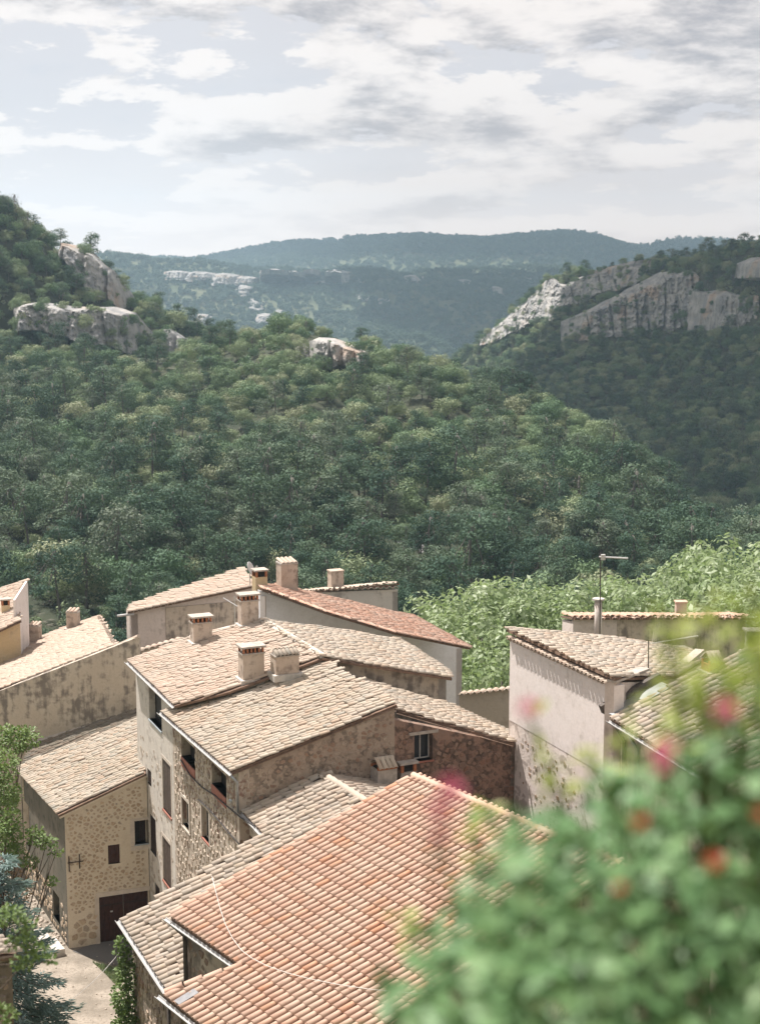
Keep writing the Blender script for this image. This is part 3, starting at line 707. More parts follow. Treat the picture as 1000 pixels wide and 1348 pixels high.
# ------------------------------------------------------------------ the tall house in the middle
def tall_house():
    PA = atZ(168, 870, 13.7); A = Plane(PA, NN, .235); PB = atZ(304, 1016, 13.2); B = Plane(PB, NN, .262)
    R2 = A.px(426, 866); C = Plane(R2 + Vector((0, 0, .02)), -NN, .255)
    gable = Wall(PB, PB + NN * 10); peak = hitp(523, 928, PB, EN)
    D = Plane(peak - Vector((0, 0, .55)), -NN, .315)
    root = thing('stone_house', 'tall stone house with four chimneys and shuttered narrow windows above the small garage house', 'house', (PA.x + 3, PA.y - 5, 0))
    f0 = PA + NN * .36 + EN * .15; f1 = PB + NN * .36 - EN * .12
    fw = Wall(f0, f1); xj, _ = fw.xz(228, 985); fj = fw.pt(xj, 0)
    f2 = f1 + NN * 12.6
    za = lambda x, y: A.z(x, y); zb_ = lambda x, y: B.z(x, y)
    # left face: plastered part, then bare rubble part
    H = lambda w, *q: w.hole(*q)
    def holesA(w):
        return [w.hole(197, 213, 905, 946), w.hole(215.3, 226, 999, 1064), w.hole(215.3, 226, 1101, 1157), w.hole(194.5, 199.5, 1011, 1030), w.hole(198, 206, 1071, 1118), w.hole(204, 210.5, 1161, 1176)]
    wa = Wall(f0, fj)
    hA = holesA(wa)
    plan = [f0, fj, fj + NN * 6.9, f0 + NN * 6.9]
    W = body(root, plan, za, -1, ['stucco_grey', 'stucco_grey', 'stucco_tan', 'stucco_grey'], {0: hA}, t=.45, skip=())
    wa = W[0]
    window(root, wa, hA[0], .30, 'shutter_dark', 1, 'sill_blue')
    for h in hA[1:3]:
        shutters(root, wa, h, 'shutter_wood', boards=3); wa.box(MB(), h[0] - .05, h[1] + .05, h[2] - .10, h[2] - .003, -.2, .05).build('sill', M['sill_red'], root)
    for h in hA[3:]: shutters(root, wa, h, 'shutter_dark', leaves=1, boards=3)
    for h in hA[1:3]:   # pale plaster surround
        mb = MB(); k = .16
        for q in ((h[0] - k, h[0] - .004, h[2], h[3] + k), (h[1] + .004, h[1] + k, h[2], h[3] + k), (h[0] - .004, h[1] + .004, h[3] + .004, h[3] + k)): wa.box(mb, *q, -.05, .012)
        mb.build('window_surround', M['plaster_fresh'], root)
    stones(root, wa, .4, wa.L - .2, lambda x: 0, lambda x: 10.2, .30, 'stone_grey', keep=.34, seed=8, avoid=hA, proud=.012, gap=.08)
    # bare stone part
    wb = Wall(fj + fj * 0, f1)
    hB = [w for w in ()]
    o = .004
    wB = Wall(fj + fw.o * o, f1 + fw.o * o)
    def top_under(w, x): return B.z(*w.pt(x, 0).to_2d()) - .42
    h7 = wB.hole(239, 257, 968, 995); h7 = (h7[0], h7[1], h7[2], min(h7[3], top_under(wB, h7[0]) - .05))
    h8 = wB.hole(279, 298, 1003, 1031); h8 = (h8[0], h8[1], h8[2], min(h8[3], top_under(wB, h8[0]) - .05))
    h9 = wB.hole(241, 250, 1049, 1084); h10 = wB.hole(267, 276.5, 1059, 1101); hB = [h7, h8, h9, h10]
    plan = [fj + fw.o * o, f1 + fw.o * o, f1 + NN * 6.75, fj + NN * 6.75]
    W = body(root, plan, zb_, -1, ['mortar_rubble', 'mortar_brown', 'mortar_brown', 'stucco_tan'], {0: hB}, t=.45, skip=(1, 2, 3))
    wB = W[0]
    for h in (h7, h8):
        opening(root, wB, h, .42)
        # red plastered sloping sill under the loggia opening
        wB.box(MB(), h[0] + .02, h[1] - .02, h[2] - .45, h[2] - .004, -.02, .03).build('sill', M['sill_red'], root)
    window(root, wB, h9, .18, 'plaster_fresh', 0); window(root, wB, h10, .16, 'stucco_wood' if False else 'plaster_fresh', 1, 'sill_red')
    for h in (h9, h10):
        mb = MB(); k = .15
        for q in ((h[0] - k, h[0] - .004, h[2], h[3] + k), (h[1] + .004, h[1] + k, h[2], h[3] + k), (h[0] - .004, h[1] + .004, h[3] + .004, h[3] + k), (h[0] - k, h[1] + k, h[2] - k, h[2] - .075)): wB.box(mb, *q, -.05, .05)
        mb.build('window_surround', M['plaster_fresh'], root)
    stones(root, wB, .1, wB.L - .1, lambda x: 2, lambda x: top_under(wB, x) + .2, .30, 'stone_grey', keep=.9, seed=9, avoid=hB + [(h[0], h[1], h[2] - .5, h[2]) for h in (h7, h8)], proud=.05, gap=.05)
    # gable wall facing right, low step at its peak
    gl = 6.75
    wg = Wall(f1, f1 + NN * gl)
    t1 = [(0, B.z(*f1.to_2d()) - .12), (gl, B.z(*(f1 + NN * gl).to_2d()) - .12)]
    wg.mesh(-1, t1, .45).build('wall', M['mortar_brown'], root)
    wd = Wall(f1 + NN * gl, f2)
    hw = wd.hole(545, 569, 968, 1003)
    wd.mesh(-1, [(0, D.z(*wd.A.to_2d()) - .12), (wd.L, D.z(*wd.B.to_2d()) - .12)], .45, [hw]).build('wall', M['mortar_red'], root)
    window(root, wd, hw, .34, 'frame_white', 1, 'sill_red')
    wd.box(MB(), hw[0] - .25, hw[1] + .25, hw[3] + .003, hw[3] + .13, -.3, .03).build('lintel', M['cement'], root)
    st = lambda w, pl: (lambda x: pl.z(*w.pt(x, 0).to_2d()) - .3)
    stones(root, wg, .1, gl - .05, lambda x: 9.5, st(wg, B), .19, 'stone_brown', keep=.9, seed=10, proud=.03, gap=.04, sizes=(.7, 1.2))
    stones(root, wd, .05, wd.L - .1, lambda x: 7.5, st(wd, D), .22, 'stone_red', keep=.9, seed=12, proud=.035, gap=.04, avoid=[hw], sizes=(.7, 1.2))
    # closing sides, mostly unseen
    Wall(f2, f2 - EN * 7.1).mesh(-1, [(0, D.z(*f2.to_2d()) - .13)] * 1 + [(7.1, D.z(*(f2).to_2d()) - .13)], .4).build('wall', M['mortar_brown'], root)
    c0 = R2 + NN * .06 - EN * .35; c1 = c0 + NN * 6.35
    W = body(root, [vec2(*c0.to_2d()), vec2(*c1.to_2d()), vec2(*(c1 - EN * 7.7).to_2d()), vec2(*(c0 - EN * 7.7).to_2d())], lambda x, y: C.z(x, y), -1, ['stucco_tan', 'stucco_grey', 'stucco_grey', 'stucco_grey'], {}, skip=(3,))
    # roofs
    roof(root, A, [A.px(*p) for p in ((168, 870), (229.5, 929), (300, 911), (426, 866), (345, 817), (250, 840))], M['tile_pink'], .285, .42, True, 0, seed=21, verge=((3, 4, .32), (5, 4, .2)))
    roof(root, B, [B.px(*p) for p in ((212, 937), (304, 1016), (522, 927), (428, 867), (300, 911.5), (231, 932))], M['tile_old'], .27, .40, True, 150, seed=22, cap=())
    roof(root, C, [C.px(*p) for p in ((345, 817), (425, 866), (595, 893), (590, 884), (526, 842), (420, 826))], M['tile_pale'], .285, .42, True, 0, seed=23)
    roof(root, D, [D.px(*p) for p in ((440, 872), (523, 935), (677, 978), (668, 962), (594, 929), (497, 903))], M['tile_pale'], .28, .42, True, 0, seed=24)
    # rake edges of tile laid on the gable
    for P1, P2, pl in ((B.px(304, 1016), B.px(522, 927), B), (D.px(523, 936), D.px(676, 979), D)):
        mb = MB(); d = (P2 - P1); L = d.length; d.normalize(); x = d.cross(pl.N).normalized()
        mb.box((P1 + P2) / 2 - pl.N * .135 + x * .0, d * L / 2, x * .05, pl.N * .03); mb.build('mortar_edge', M['under_tile'], root)
    gutter(root, PA + Vector((0, 0, -.04)) - NN * .08, A.px(229.5, 929) + Vector((0, 0, -.04)) - NN * .08, .09, 'gutter_white')
    gutter(root, B.px(211, 936) + Vector((0, 0, -.05)) - NN * .08, PB + Vector((0, 0, -.05)) - NN * .08 + EN * .1, .09, 'gutter_white')
    p0 = PB + Vector((0, 0, -.12)) - NN * .05; pipe(root, [p0, p0 + Vector((0, 0, -.35)) + NN * .3, p0 + Vector((0, 0, -1.6)) + NN * .3], .06, 'zinc', 'downpipe')
    # chimneys: three brick topped, one under tiles
    for (u, v, w, d, h, st_, pl, m, lab) in (((265, 845, .95, .62, 1.0, 'brick', A, 'chimney_render', 'rear left chimney topped by small brick posts')), ((327, 822, .92, .62, 1.25, 'brick', A, 'chimney_render', 'chimney at the ridge topped by small brick posts')), ((331, 893, 1.0, .7, 1.2, 'brick', A, 'chimney_render', 'middle chimney topped by small brick posts')), ((375, 886, 1.1, .75, .85, 'tiles', A, 'chimney_render', 'chimney roofed with old curved tiles'))):
        chimney(root, pl.px(u, v), NN, -EN, w, d, h, st_, m, lab, seed=int(u))
    return dict(A=A, B=B, C=C, D=D, root=root, f1=f1, fw=wB, PB=PB, wg=wg)
TH = tall_house()

# ------------------------------------------------------------------ the small stone house with the garage door
def garage_house():
    A0 = atZ(92, 1251, 0); At = upcol(A0, 1072); nn = n2(.942, .336); pl = Plane(At + Vector((0, 0, .1)), nn, .37)
    root = thing('stone_house', 'small cream stone house with a dark red garage door and iron wall anchors', 'house', (A0.x, A0.y, 0))
    pts = [pl.px(*p) for p in ((20, 1012), (77, 1073), (192, 1018), (181, 947), (74, 989))]
    p2b = pts[2]
    plan = offset_poly(pts, [.32, .12, .02, .05, .05])
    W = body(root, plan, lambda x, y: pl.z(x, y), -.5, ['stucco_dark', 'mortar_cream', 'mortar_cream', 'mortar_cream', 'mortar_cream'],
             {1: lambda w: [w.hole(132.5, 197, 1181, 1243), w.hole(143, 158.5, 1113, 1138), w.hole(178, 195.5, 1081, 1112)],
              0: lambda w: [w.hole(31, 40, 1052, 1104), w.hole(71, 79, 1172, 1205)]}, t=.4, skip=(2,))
    w = W[1]; hd, hs, hr = w.holes
    # plank door in two leaves
    for k in range(2):
        a = hd[0] + (hd[1] - hd[0]) * k / 2 + .02; b = hd[0] + (hd[1] - hd[0]) * (k + 1) / 2 - .02
        d = w.box(MB(), a, b, hd[2] + .03, hd[3] - .02, -.2, -.15).build('door', M['door_wood'], root)
        for q in range(5):
            x0 = a + (b - a) * q / 5; x1 = a + (b - a) * (q + 1) / 5
            w.box(MB(), x0 + .008, x1 - .008, hd[2] + .03, hd[3] - .02, -.148, -.118).build('plank', M['door_wood'], d)
        w.box(MB(), a + .05, b - .05, hd[3] - .55, hd[3] - .47, -.117, -.10).build('hinge_strap', M['iron'], d)
    w.box(MB(), hd[0] + .55, hd[0] + .67, hd[2] + 1.55, hd[2] + 1.61, -.117, -.07).build('door_handle', M['frame_white'], root)
    w.box(MB(), hd[0] - .16, hd[1] + .1, hd[3] + .003, hd[3] + .22, -.1, .03).build('lintel', M['plaster_fresh'], root)
    mb = MB(); w.box(mb, hd[0] - .22, hd[0] - .004, -.1, hd[3], -.1, .028); mb.build('door_jamb', M['plaster_fresh'], root)
    shutters(root, w, hs, 'door_wood', leaves=1, boards=3, depth=.10)
    opening(root, w, (hr[0], hr[1], hr[2], hr[3]), .36)
    mid = hr[0] + (hr[1] - hr[0]) * .42; shutters(root, w, (mid, hr[1] - .01, hr[2] + .03, hr[3] - .02), 'shutter_dark', leaves=2, boards=2, depth=.30)
    w.box(MB(), hr[0] - .03, hr[1] + .01, hr[2] - .06, hr[2] - .003, -.3, .05).build('sill', M['sill_blue'], root)
    mb = MB(); k = .22
    for q in ((hr[0] - k, hr[0] - .004, hr[2] - .05, hr[3] + k * .6), (hr[0] - .004, hr[1] + .1, hr[3] + .004, hr[3] + k * .6), (hr[0] - k, hr[1] + .1, hr[2] - .3, hr[2] - .066)): w.box(mb, *q, -.05, .02)
    mb.build('window_surround', M['plaster_fresh'], root)
    opening(root, W[0], W[0].holes[0], .2, 'shutter_dark'); opening(root, W[0], W[0].holes[1], .3)
    top = lambda x: pl.z(*w.pt(x, 0).to_2d()) - .32
    avoid = [(hd[0] - .1, hd[1] + .3, hd[2] - 1, hd[3] + .18), (hs[0] - .03, hs[1] + .03, hs[2], hs[3]), (hr[0] - .2, hr[1] + .3, hr[2] - .22, hr[3] + .1)]
    # big blocks at the foot and the corner, smaller rubble above
    stones(root, w, .02, w.L - .05, lambda x: .02, lambda x: 1.7, .33, 'stone_warm', single=60, avoid=avoid, keep=.97, seed=5, gap=.05, aspect=1.25, proud=.04)
    stones(root, w, .02, w.L - .05, lambda x: 1.72, top, .165, 'stone_warm', single=235, avoid=avoid, keep=.93, seed=6, gap=.038, aspect=1.6, proud=.025, sizes=(.5, 1.2),
           region=lambda x, z, r: not (abs(x - hs[1] - .25) < .3 and hs[2] - .1 < z < hs[3] + .6))
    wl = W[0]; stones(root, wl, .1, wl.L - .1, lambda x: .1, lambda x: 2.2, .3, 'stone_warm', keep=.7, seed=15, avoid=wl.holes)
    # iron wall anchors
    mb = MB()
    for u, va, vb in ((90.8, 1127, 1147), (104.5, 1124, 1143)):
        x, z1 = w.xz(u, va); _, z0 = w.xz(u, vb); w.box(mb, x - .022, x + .022, z0, z1, .02, .06)
    xa, za = w.xz(89, 1136); xb, zb = w.xz(110, 1133); zc = (za + zb) / 2
    mb.box(w.pt((xa + xb) / 2, zc, .075), w.d * (xb - xa) / 2, w.o * .014, Vector((0, 0, .04)))
    mb.build('wall_anchor', M['iron'], root)
    roof(root, pl, pts, M['tile_old'], .27, .40, True, 0, seed=31)
    # weathered board under the rake
    mb = MB(); P1, P2 = pts[1], pts[2]; d = (P2 - P1); L = d.length; d.normalize(); x = d.cross(pl.N).normalized()
    mb.box((P1 + P2) / 2 - pl.N * .22 - x * .06, d * L / 2, x * .05, pl.N * .10); mb.build('mortar_edge', M['mortar_cream'], root)
    # lead and shaded tiles where the roof meets the taller wall behind
    return dict(pl=pl, pts=pts, W=W)
GH = garage_house()

# ------------------------------------------------------------------ house with the stained wall
def stained_house():
    b0, b1 = GH['pl'].px(58, 975), GH['pl'].px(180, 938)
    d = (b1 - b0); d.z = 0; d.normalize(); m = Vector((-d.y, d.x, 0))
    P = hitp(0, 907, b0 + m * .9, m); pl = Plane(P, d, .36)
    root = thing('stone_house', 'house with a long grey wall streaked by dark stains behind the small stone house', 'house', (P.x + 3, P.y + 3, 0))
    pts = [pl.px(*p) for p in ((-46, 925), (152, 850), (130, 812), (-46, 873))]
    w = Wall(pl.px(-46, 925) + m * .1, hitp(183, 838, b0 + m * 1.0, m))
    plx = hitp(150, 850, b0 + m * 1.0, m)
    xs, zs = w.xz(152, 850); xe, ze = w.xz(183, 838)
    w.mesh(0, [(0, w.xz(-46, 926)[1] - .05), (xs, zs - .03), (w.L, ze)], .45).build('wall', M['stucco_tan'], root)
    q = pl.px(130, 812); q2 = pl.px(-46, 873)
    Wall(w.B, vec2(q.x + d.x * 1.0, q.y + d.y)).mesh(0, [(0, 8.5), (9, 8.5)], .4).build('wall', M['stucco_grey'], root)
    Wall(vec2(q.x, q.y), vec2(q2.x, q2.y)).mesh(0, [(0, q.z - .1), ((q - q2).length, q2.z - .1)], .4).build('wall', M['stucco_grey'], root)
    roof(root, pl, pts, M['tile_pink'], .285, .43, True, 0, seed=41, cap=((0, 1), (1, 2)), caph=.03)
    mb = MB(); A, B = pts[1] + d * .1, hitp(183, 838, b0 + m * 1.0, m); mb.tube([A + Vector((0, 0, .0)), B + Vector((0, 0, .03))], .12, 7); mb.build('coping', M['tile_pink'], root)
    for (u, v, lab, wd) in ((47, 845, 'near left chimney with a rim of upright tiles', .72), (97, 827, 'taller right chimney with a rim of upright tiles', .76)):
        chimney(root, pl.px(u, v), d, m, wd, .6, 1.08, 'crown', 'chimney_render', lab, seed=u)
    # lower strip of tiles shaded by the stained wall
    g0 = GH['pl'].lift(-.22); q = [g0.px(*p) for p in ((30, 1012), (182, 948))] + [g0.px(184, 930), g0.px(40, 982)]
    roof(root, g0, q, M['tile_shaded'], .29, .42, True, 0, seed=43)
    lq = g0
    mb = MB(); mb.tube([w.pt(w.xz(u, v)[0], w.xz(u, v)[1], .06) for u, v in ((40, 978), (60, 973), (100, 961), (140, 949), (184, 935))], .13, 6); mb.build('flashing', M['cement'], root)
    return dict(pl=pl, w=w, m=m, d=d)
SH = stained_house()

# ------------------------------------------------------------------ old roof running under the orange one, and its house
def old_lane_house():
    P = atZ(160, 1213, 9.5); n = n2(.91, .42); pl = Plane(P, n, .33)
    root = thing('stone_house', 'low house with lichened old tiles and white gutter beside the lane, under the orange roof', 'house', (P.x + 4, P.y + 1, 0))
    e = pl.e
    pts = [pl.px(*p) for p in ((160, 1213), (221, 1305))] + [pl.pt(*(lambda q: (q[0], 4.5))(pl.ab(pl.px(221, 1305))))] + [pl.pt(3.6, 8.5), pl.px(492, 1063), pl.px(410, 1011), pl.px(308, 1058), pl.px(347, 1098)]
    roof(root, pl, pts, M['tile_grey'], .33, .44, True, 280, seed=51, cap=((5, 4),), caph=.06, verge=((0, 7, .0),) if False else ())
    # the short slope beyond the ridge
    r2 = Plane(pl.px(410, 1011), -n2(*(n.to_2d())), .25)
    ends = [pl.px(410, 1011), pl.px(492, 1063)]
    q = [ends[0], ends[1], ends[1] + n * 4.2 - Vector((0, 0, 1.05)), ends[0] + n * 3.6 - Vector((0, 0, .9))]
    roof(root, r2, q, M['tile_grey'], .33, .44, True, 0, seed=52)
    # walls
    A, B = pts[0] + n * .35 + e * .12, pts[1] + n * .35
    w = Wall(A, B); w.mesh(-1, [(0, pl.z(*w.A.to_2d()) - .13), (w.L, pl.z(*w.B.to_2d()) - .13)], .4).build('wall', M['mortar_brown'], root)
    stones(root, w, .05, w.L - .05, lambda x: 3.5, lambda x: 9.0, .28, 'stone_brown', keep=.8, seed=53, proud=.045, gap=.05)
    A6, B6 = pts[6] + n * .3, pts[7] + n * .3 + e * .2
    w6 = Wall(A6, B6); h6 = w6.hole(323, 334, 1093, 1110); w6.mesh(-1, [(0, pl.z(*w6.A.to_2d()) - .13), (w6.L, pl.z(*w6.B.to_2d()) - .13)], .4, [h6]).build('wall', M['mortar_rubble'], root)
    window(root, w6, h6, .08, 'green_paint', 1)
    C = vec2(*(w6.B).to_2d()); w7 = Wall(C, A); 
    w7.mesh(-1, [(0, pl.z(*w7.A.to_2d()) - .14), (w7.L, pl.z(*w7.B.to_2d()) - .14)], .4).build('wall', M['mortar_brown'], root)
    far = q[3]; Wall(vec2(q[2].x, q[2].y), vec2(q[3].x, q[3].y)).mesh(-1, [(0, q[2].z - .2), (8, q[3].z - .2)], .4).build('wall', M['mortar_brown'], root)
    gutter(root, pts[0] - n * .08 - e * .3 + Vector((0, 0, -.05)), pts[1] - n * .08 + Vector((0, 0, -.05)), .085, 'gutter_white')
    gutter(root, pts[6] - n * .08 + Vector((0, 0, -.04)), pts[7] - n * .08 + Vector((0, 0, -.04)), .085, 'gutter_white')
    # zinc flashing against the tall gable
    g = [pl.px(*p) + pl.N * .14 for p in ((305, 1060), (330, 1040), (370, 1020), (398, 1003), (412, 1001))]; g2 = [ends[0] + n * a - Vector((0, 0, .25 * a - .2)) - e * .35 for a in (.4, 1.8, 3.4)]
    pipe(root, g + g2, .13, 'zinc', 'flashing', 6)
    x, z = w.xz(208, 1300); pipe(root, [w.pt(w.L - .9, 9.2, .08), w.pt(w.L - .9, 2, .08)], .06, 'gutter_dark', 'downpipe')
    # two small chimneys by the foot of the gable
    b = [r2.px(504, 1033), r2.px(530, 1029)]
    chimney(root, r2.px(505, 1032), n, -e, .85, .75, .72, 'tent', 'cement', 'small tile hooded chimney', False, 3)
    chimney(root, r2.px(533, 1032), n, -e, .72, .72, .62, 'hooded', 'cement', 'small brick chimney with pale slab', False, 4)
    return dict(pl=pl, root=root, w=w)
OL = old_lane_house()

# ------------------------------------------------------------------ orange roof in front
def orange_house():
    P = atZ(225, 1207, 12.0); pl = Plane(P, n2(.8, .6), .268); n, e = pl.n, pl.e
    root = thing('orange_roofed_house', 'nearest house with a broad clean orange tile roof crossed by a white cable', 'house', (P.x + 6, P.y - 2, 4))
    a_n, s_n = pl.ab(pl.px(340, 1266)); a_l, s_l = pl.ab(pl.px(215, 1309)); a_e = pl.ab(pl.px(320, 1273))[0]
    top = pl.ab(pl.px(545, 1023))[1]; A1 = 10.2
    pts = [pl.pt(0, 0), pl.pt(a_e, 0), pl.pt(a_l, s_l), pl.pt(A1, s_l), pl.pt(A1, top), pl.pt(0, top)]
    roof(root, pl, pts, M['tile_orange'], .275, .47, False, 295, seed=61, cap=((5, 4), (1, 2)), caph=.05, deck=.14)
    V, Q = tile_shape(.13, .55, 6, True, .9, .02)                      # left edge: a line of edge tiles
    sp = [(pl.pt(-.02, k * .5, .05), pl.e * 1.0, pl.w, pl.N) for k in range(int(top / .5))]
    join_tiles('edge_tiles', V, Q, sp, M['tile_orange'], root, wloc(root), 62)
    # other slope
    rp = Plane(pl.pt(0, top), -n, .6); q = [pl.pt(A1, top), pl.pt(0, top), pl.pt(0, top) + n * 5 - Vector((0, 0, 3.0)), pl.pt(A1, top) + n * 5 - Vector((0, 0, 3.0))]
    roof(root, rp, q, M['tile_orange'], .275, .47, False, 0, seed=63)
    # walls
    A, B = pl.pt(.25, .4), pl.pt(a_e + .4, .4)
    w = Wall(A, B); w.mesh(3, [(0, pl.z(*w.A.to_2d()) - .18), (w.L, pl.z(*w.B.to_2d()) - .18)], .4).build('wall', M['stucco_tan'], root)
    stones(root, w, .1, w.L - .1, lambda x: 7.5, lambda x: 11.6, .26, 'stone_brown', keep=.3, seed=64, proud=.03, gap=.07)
    A2, B2 = pl.pt(a_l + .35, s_l + .35), pl.pt(A1, s_l + .35)
    w2 = Wall(A2, B2); w2.mesh(0, [(0, pl.z(*w2.A.to_2d()) - .18), (w2.L, pl.z(*w2.B.to_2d()) - .18)], .4).build('wall', M['mortar_brown'], root)
    Wall(w.B, A2).mesh(2, [(0, pl.z(*w.B.to_2d()) - .7), ((A2 - w.B).length, pl.z(*w2.A.to_2d()) - .5)], .4).build('wall', M['mortar_brown'], root)
    A3 = pl.pt(.25, top) + n * 4.7
    w3 = Wall(A3, w.A); w3.mesh(3, [(0, rp.z(*A3.to_2d()) - .2), (4.9, pl.pt(0, top).z - .2), (w3.L, pl.z(*w.A.to_2d()) - .2)], .4).build('wall', M['mortar_brown'], root)
    A4 = pl.pt(A1 - .3, top) + n * 4.7; Wall(A4, A3).mesh(3, [(0, A4.z - 3.1), (20, A4.z - 3.1)], .4).build('wall', M['mortar_brown'], root)
    Wall(w2.B, A4).mesh(3, [(0, pl.z(*w2.B.to_2d()) - .2), (top - s_l - .7, pl.pt(0, top).z - .2), (top - s_l + 4.2, A4.z - 3.0)], .4).build('wall', M['mortar_brown'], root)
    d = Vector((0, 0, -.09))
    gutter(root, pl.pt(-.3, -.09) + d, pl.pt(a_e, -.09) + d, .085, 'gutter_white'); gutter(root, pl.pt(a_l - .25, s_l - .09) + d, pl.pt(A1, s_l - .09) + d, .085, 'gutter_white')
    mb = MB().tube([pl.pt(.05, -.05) + Vector((0, 0, -.16)), w.pt(.12, 11.45, .12), w.pt(.14, 11.2, .10), w.pt(.14, 6, .10)], .075, 8); mb.build('downpipe', M['gutter_dark'], root, True)
    # board under the eaves
    mb = MB(); mb.box((pl.pt(0, .16) + pl.pt(a_e, .16)) / 2 - pl.N * .26, e * a_e / 2, n * .12, Vector((0, 0, .09))); mb.build('eaves_board', M['cement'], root)
    # grey patch tile
    c = pl.ab(pl.px(247, 1317)); sp = [(pl.pt(c[0] + q * .305, c[1] - .25, .09), e, pl.w, pl.N) for q in (0,)]
    mb = MB(); mb.box(pl.pt(c[0], c[1], .10), e * .15, pl.w * .34, pl.N * .04); mb.build('patch_slate', M['slate_grey'], root)
    return pl
OR = orange_house()
def roof_cable():
    pl = OR; pts = [(281, 1160), (286, 1180), (291, 1200), (298, 1222), (308, 1242), (320, 1258), (333, 1268), (352, 1278), (380, 1288), (410, 1296), (450, 1304), (490, 1310), (530, 1314), (580, 1318)]
    P = [pl.px(u, v) + pl.N * .19 for u, v in pts]
    mb = MB().tube(P, .011, 6); o = mb.build('roof_cable', M['cable_white'], None, True, loc=P[0])
    props(o, 'thin white cable curving across the orange tile roof', 'cable')
roof_cable()

# ------------------------------------------------------------------ houses behind
def rear_houses():
    # pale wall under a long salmon roof
    P = atZ(343, 774, 15.0); pl = Plane(P, -NN, .32)
    root = thing('pale_house', 'pale walled house under a long salmon tile roof, behind the tall stone house', 'house', (P.x + 5, P.y + 3, 0))
    e = EN
    pts = [pl.px(*p) for p in ((343, 774), (430, 806), (520, 833), (619, 853), (541, 810), (524, 808), (394, 778), (372, 769))]
    far = pl.px(541, 809)
    roof(root, pl, pts, M['tile_salmon'], .33, .45, True, 0, seed=71, cap=((0, 1), (1, 2), (2, 3)), caph=.0)
    q3 = pl.px(619, 853)
    w = Wall(P + Vector((0, 0, 0)) - EN * .12, P - EN * .12 + NN * 14)
    tops = [(0, w.xz(345, 775)[1] - .10)] + [(w.xz(u, v)[0], w.xz(u, v)[1] - .10) for u, v in ((430, 807), (520, 834), (608, 851))]
    w = Wall(w.A, w.pt(tops[-1][0], 0)); w.mesh(0, tops, .4).build('wall', M['stucco_shade_blue'], root)
    Wall(w.B, w.B - EN * 8.5).mesh(0, [(0, tops[-1][1]), (9, tops[-1][1])], .4).build('wall', M['stucco_white'], root)
    c7 = pl.px(372, 769); c7 = c7 + NN * .2; Wall(vec2(c7.x, c7.y), w.A).mesh(0, [(0, pl.z(*c7.to_2d()) - .15), (9, tops[0][1])], .3).build('wall', M['stucco_white'], root)
    g = pl.pt(0, 0); 
    chimney(root, pl.px(378, 776), NN, -EN, 1.05, .9, 1.6, 'crown', 'chimney_render', 'broad pink chimney with a rim of tiles', False, 5)
    chimney(root, hitp(342, 775, P - EN * 1.2, EN), NN, -EN, .72, .7, .75, 'hooded', 'stucco_yellow', 'short yellowish chimney under a pale slab', False, 6)
    # low building with a tiled coping behind it
    a = atZ(392, 778, 13.6); a = atY(392, 778, 96.5); b = atY(523.5, 773, 99.5)
    r2 = thing('low_pale_building', 'low pale wall topped by a row of tiles behind the salmon roof', 'building', (a.x + 3, a.y + 2, 0))
    w = Wall(a, b); w.mesh(0, [(0, a.z - .15), (w.L, b.z - .15)], .4).build('wall', M['stucco_grey'], r2)
    rp = Plane(a, w.o * 1.0, .0); back = -w.o
    rp = Plane(a, w.o, .22); q = [a + w.o * .25, b + w.o * .25, b + back * 5, a + back * 5]
    dz = Vector((0, 0, 1)); q = [vec2(p.x, p.y) + dz * (rp.z(p.x, p.y) - .1 + (b.z - a.z) * ((p - a).dot(w.d) / w.L)) for p in q]
    rr = Plane(q[0], (q[0] - q[3]), (q[0].z - q[3].z) / 5.25)
    roof(r2, Plane(q[0], w.o, .22), [p - dz * ((b.z - a.z) * ((p - a).dot(w.d) / w.L)) for p in q], M['tile_pink'], .36, .45, True, 0, seed=72)
    V, Q = tile_shape(.2, .5, 6, True, .95, .03)
    sp = [(w.pt(k * .46 + .2, a.z + (b.z - a.z) * (k * .46) / w.L - .06, .32), w.d, -w.o, dz) for k in range(int(w.L / .46))]
    join_tiles('coping_tiles', V, Q, sp, M['tile_pink'], r2, wloc(r2), 73)
    Wall(b, b + back * 5).mesh(0, [(0, b.z - .3), (5, b.z - 1.3)], .4).build('wall', M['stucco_grey'], r2); Wall(a + back * 5, a).mesh(0, [(0, a.z - 1.3), (5, a.z - .3)], .4).build('wall', M['stucco_grey'], r2)
    c = w.pt(w.xz(449, 775)[0], a.z - .4, -1.0); chimney(r2, c, w.d, -w.o, .92, .7, 1.35, 'plainblock', 'chimney_render', None, False, 7)
    MB().box(c + dz * 1.35, w.d * .5, w.o * .4, dz * .08).build('cap', M['tile_pink'], r2)
    # tan house on the left of it
    P9 = atZ(168, 806, 13.0); p9 = Plane(P9, NN, .125)
    r3 = thing('tan_house', 'tan walled house with low tiled roof and satellite dish at the back of the village', 'house', (P9.x + 4, P9.y + 3, 0))
    pts = [p9.px(*p) for p in ((168, 806), (346, 769), (334, 766), (320, 748), (172, 797))]
    roof(r3, p9, pts, M['tile_pink'], .36, .46, True, 0, seed=74, cap=((0, 1),), caph=.0)
    A = P9 + NN * .3 - EN * .35; w = Wall(A, A + NN * 8.2); xs = w.xz(218, 800)[0]
    t = lambda x: p9.z(*w.pt(x, 0).to_2d()) - .2
    w.mesh(0, [(0, t(0)), (w.L, t(w.L))], .4).build('wall', M['stucco_pink'], r3)
    w.box(MB(), xs, w.L, 8, t(xs) - .1, -.05, .06).build('wall_render', M['stucco_tan'], r3)
    Wall(A - EN * 1.2, A).mesh(0, [(0, t(0) - .05), (6, t(0) - .05)], .4).build('wall', M['stucco_pink'], r3)
